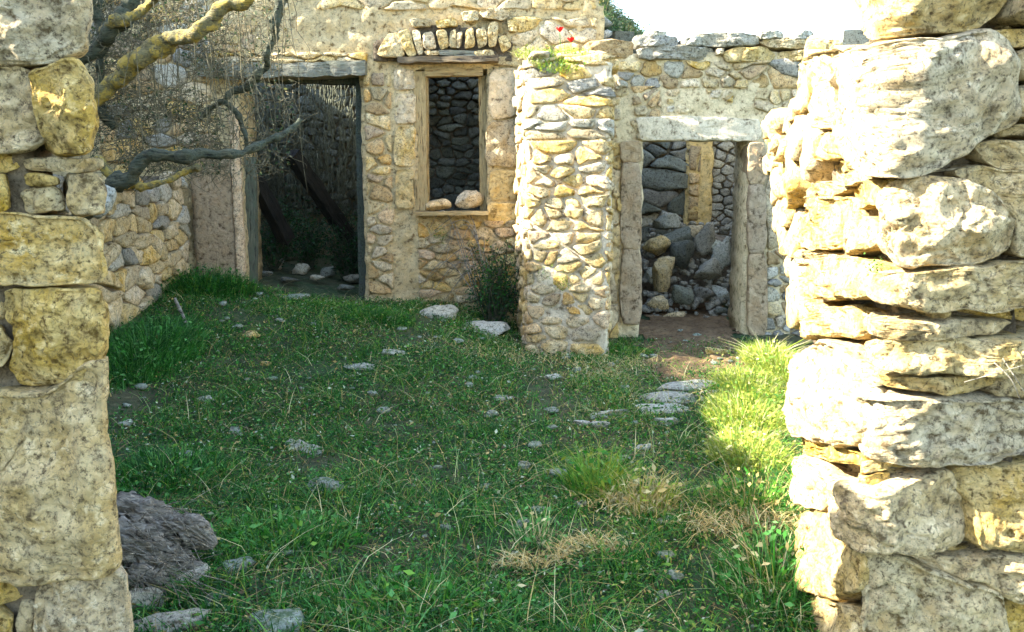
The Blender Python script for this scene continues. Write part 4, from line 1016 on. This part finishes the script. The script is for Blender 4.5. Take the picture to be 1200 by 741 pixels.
limb([(352,-40,6.2),(330,0,6.2),(322,45,6.2),(312,78,6.25),(290,102,6.3),(262,118,6.3),(235,140,6.4)], .055, .03, M_bark, sd=5)
limb([(262,118,6.3),(285,150,6.3),(287,180,6.3)], .03, .02, M_bark, sd=6)
limb([(112,-20,6.3),(120,40,6.3),(118,100,6.3),(135,150,6.3)], .06, .04, M_bark, sd=7)
rr = random.Random(101)
def twigline(x0, y0, x1, y1, Y, r, curl=8):
    pts_ = []
    for k in range(5):
        t = k/4; pts_.append(P(x0+(x1-x0)*t+rr.uniform(-curl, curl)*t, y0+(y1-y0)*t, Y+rr.uniform(-.05, .05)))
    return tube(pts_, [r, r*.9, r*.8, r*.6, r*.3], 4, 0, 0, 2)
for i in range(85):
    x0 = rr.gauss(225, 60) if i % 3 else rr.uniform(120, 345); x0 = max(115, min(350, x0)); y0 = rr.uniform(-40, 90); L_ = rr.uniform(60, 190)
    v, f = twigline(x0, y0, x0+rr.uniform(-8, 34), min(228, y0+L_), rr.uniform(5.6, 6.6), rr.uniform(.0025, .0045), 9); link('twig', v, f, M_twig, T)
mb = MB()
def tdens(x, y): return noise.noise(Vector((x*.018, y*.018, 3)))
for i in range(3600):
    x = rr.uniform(104, 262) if rr.random() < .75 else rr.uniform(240, 350); y = rr.uniform(-40, 205)
    if tdens(x, y) < -.25+.2*rr.random(): continue
    if x > 285 and rr.random() < .55: continue
    a = rr.gauss(0, 1.5); L_ = rr.uniform(6, 34); v, f = twigline(x, y, x+math.sin(a)*L_, y+math.cos(a)*L_, rr.uniform(6.0, 7.9), rr.uniform(.002, .005), 7); mb.add(v, f)
tag(mb.build('fine_twigs', M_twig, T), kind='stuff')
n = 5500; pp = []
while len(pp) < n:
    x = rr.uniform(104, 262) if rr.random() < .85 else rr.uniform(250, 345); y = rr.uniform(-40, 205)
    if tdens(x, y) < -.2: continue
    pp.append(tuple(P(x, y, rr.uniform(6.0, 8.2))))
pp = np.array(pp); V, F, C = leaves(pp, NR.uniform(.012, .038, n), pal(n, [(.02, .045, .018), (.04, .07, .025), (.12, .10, .04), (.34, .30, .17), (.16, .16, .05)], [6, 5, 3, 2, 2]), .1)
tag(mesh_np('leaves', V, F, C, M_leaf, T), kind='stuff')
# a cut pale end on the low limb
v, f = blob(P(121, 236, 5.45), (.16, .1, .24), 900, 16, .15, 2.2, 0, .7); link('broken_stub', v, f, M_fallw, T)
# dry roots and vines hanging on the back wall of the left room
VN = empty('hanging_vines', (-3, 12.3, 3), 'grey dry vines hanging down the back wall inside the left doorway', 'vines')
mb = MB()
for i in range(620):
    x = rr.uniform(285, 432); y = rr.uniform(80, 220); L_ = rr.uniform(15, 70)
    v, f = twigline(x, y, x+rr.gauss(0, 5), y+L_, rr.uniform(11.6, 12.5), rr.uniform(.004, .008), 7); mb.add(v, f)
tag(mb.build('vine_tangle', M_vine, VN), kind='stuff')

# ------------------------------------------------------------------ dead log and its tangle of roots
LG_ = empty('dead_log', (-1.35, 3.3, 0), 'weathered grey dead log with splintered end lying beside the left wall', 'log')
def logpart(pts_, rad, name, sd, mat=M_log, sides=72):
    pts_ = [P(*q) for q in pts_]; v, f = tube(pts_, rad, sides, 0, sd, 16)
    nn = len(v)//sides; out = []; rr_ = 0
    for i in range(nn):
        c = sum((v[i*sides+k] for k in range(sides)), Vector())/sides
        for k in range(sides):
            d = v[i*sides+k]-c; a = 2*PI*k/sides
            rdg = .14-.55*abs(noise.noise(Vector((math.cos(a)*3.2, math.sin(a)*3.2, i*.10+sd))))-.30*abs(noise.noise(Vector((math.cos(a)*8, math.sin(a)*8, i*.22+sd))))+.22*fr(c+d, 11, sd)
            out.append(c+d*(1+rdg*1.5))
    return link(name, out, f, mat, LG_, True, out[0])
logpart([(112,608,3.55),(160,606,3.5),(205,624,3.45),(246,634,3.42)], [.075, .085, .07, .035], 'trunk', 1)
logpart([(120,640,3.35),(160,640,3.3),(200,662,3.3),(236,672,3.28)], [.08, .09, .07, .03], 'trunk', 2)
logpart([(200,616,3.42),(228,622,3.38),(252,640,3.36)], [.05, .055, .015], 'splintered_end', 3)
logpart([(150,672,3.2),(190,690,3.2),(222,694,3.2)], [.05, .06, .02], 'root', 4)
mb = MB()
for i in range(90):
    x0 = rr.uniform(140, 225); y0 = rr.uniform(590, 690); a = rr.gauss(.5, .6); L_ = rr.uniform(15, 60)
    v, f = twigline(x0, y0, x0+math.cos(a)*L_, y0+math.sin(a)*L_, 3.42-(y0-590)/100*.28-rr.uniform(.05, .16), rr.uniform(.0012, .003), 3); mb.add(v, f)
tag(mb.build('splinters', M_log, LG_), kind='stuff')
# stick leaning in the grass by the side wall
a = G(226, 396); v, f = tube([a, P(205, 350, a.y+.3)+Vector((0, 0, 0))], [.018, .012], 7, .3, 3, 8); tag(link('stick', v, f, M_log), 'brown broken stick leaning in the weeds by the side wall', 'stick', kind='thing')
# dry twigs caught in the right wall
BW = empty('dry_twig', P(1160, 430, 2.42), 'thin bare twigs poking from a joint of the right wall', 'twigs')
for (pts_) in [[(1130,448,2.4),(1165,438,2.36),(1200,428,2.36)],[(1175,420,2.4),(1188,440,2.36),(1202,462,2.36)],[(1165,425,2.4),(1185,445,2.35),(1196,470,2.36)]]:
    v, f = tube([P(*q) for q in pts_], [.0016, .0013, .0008], 5, 0, 0, 5); link('twig', v, f, M_log, BW)
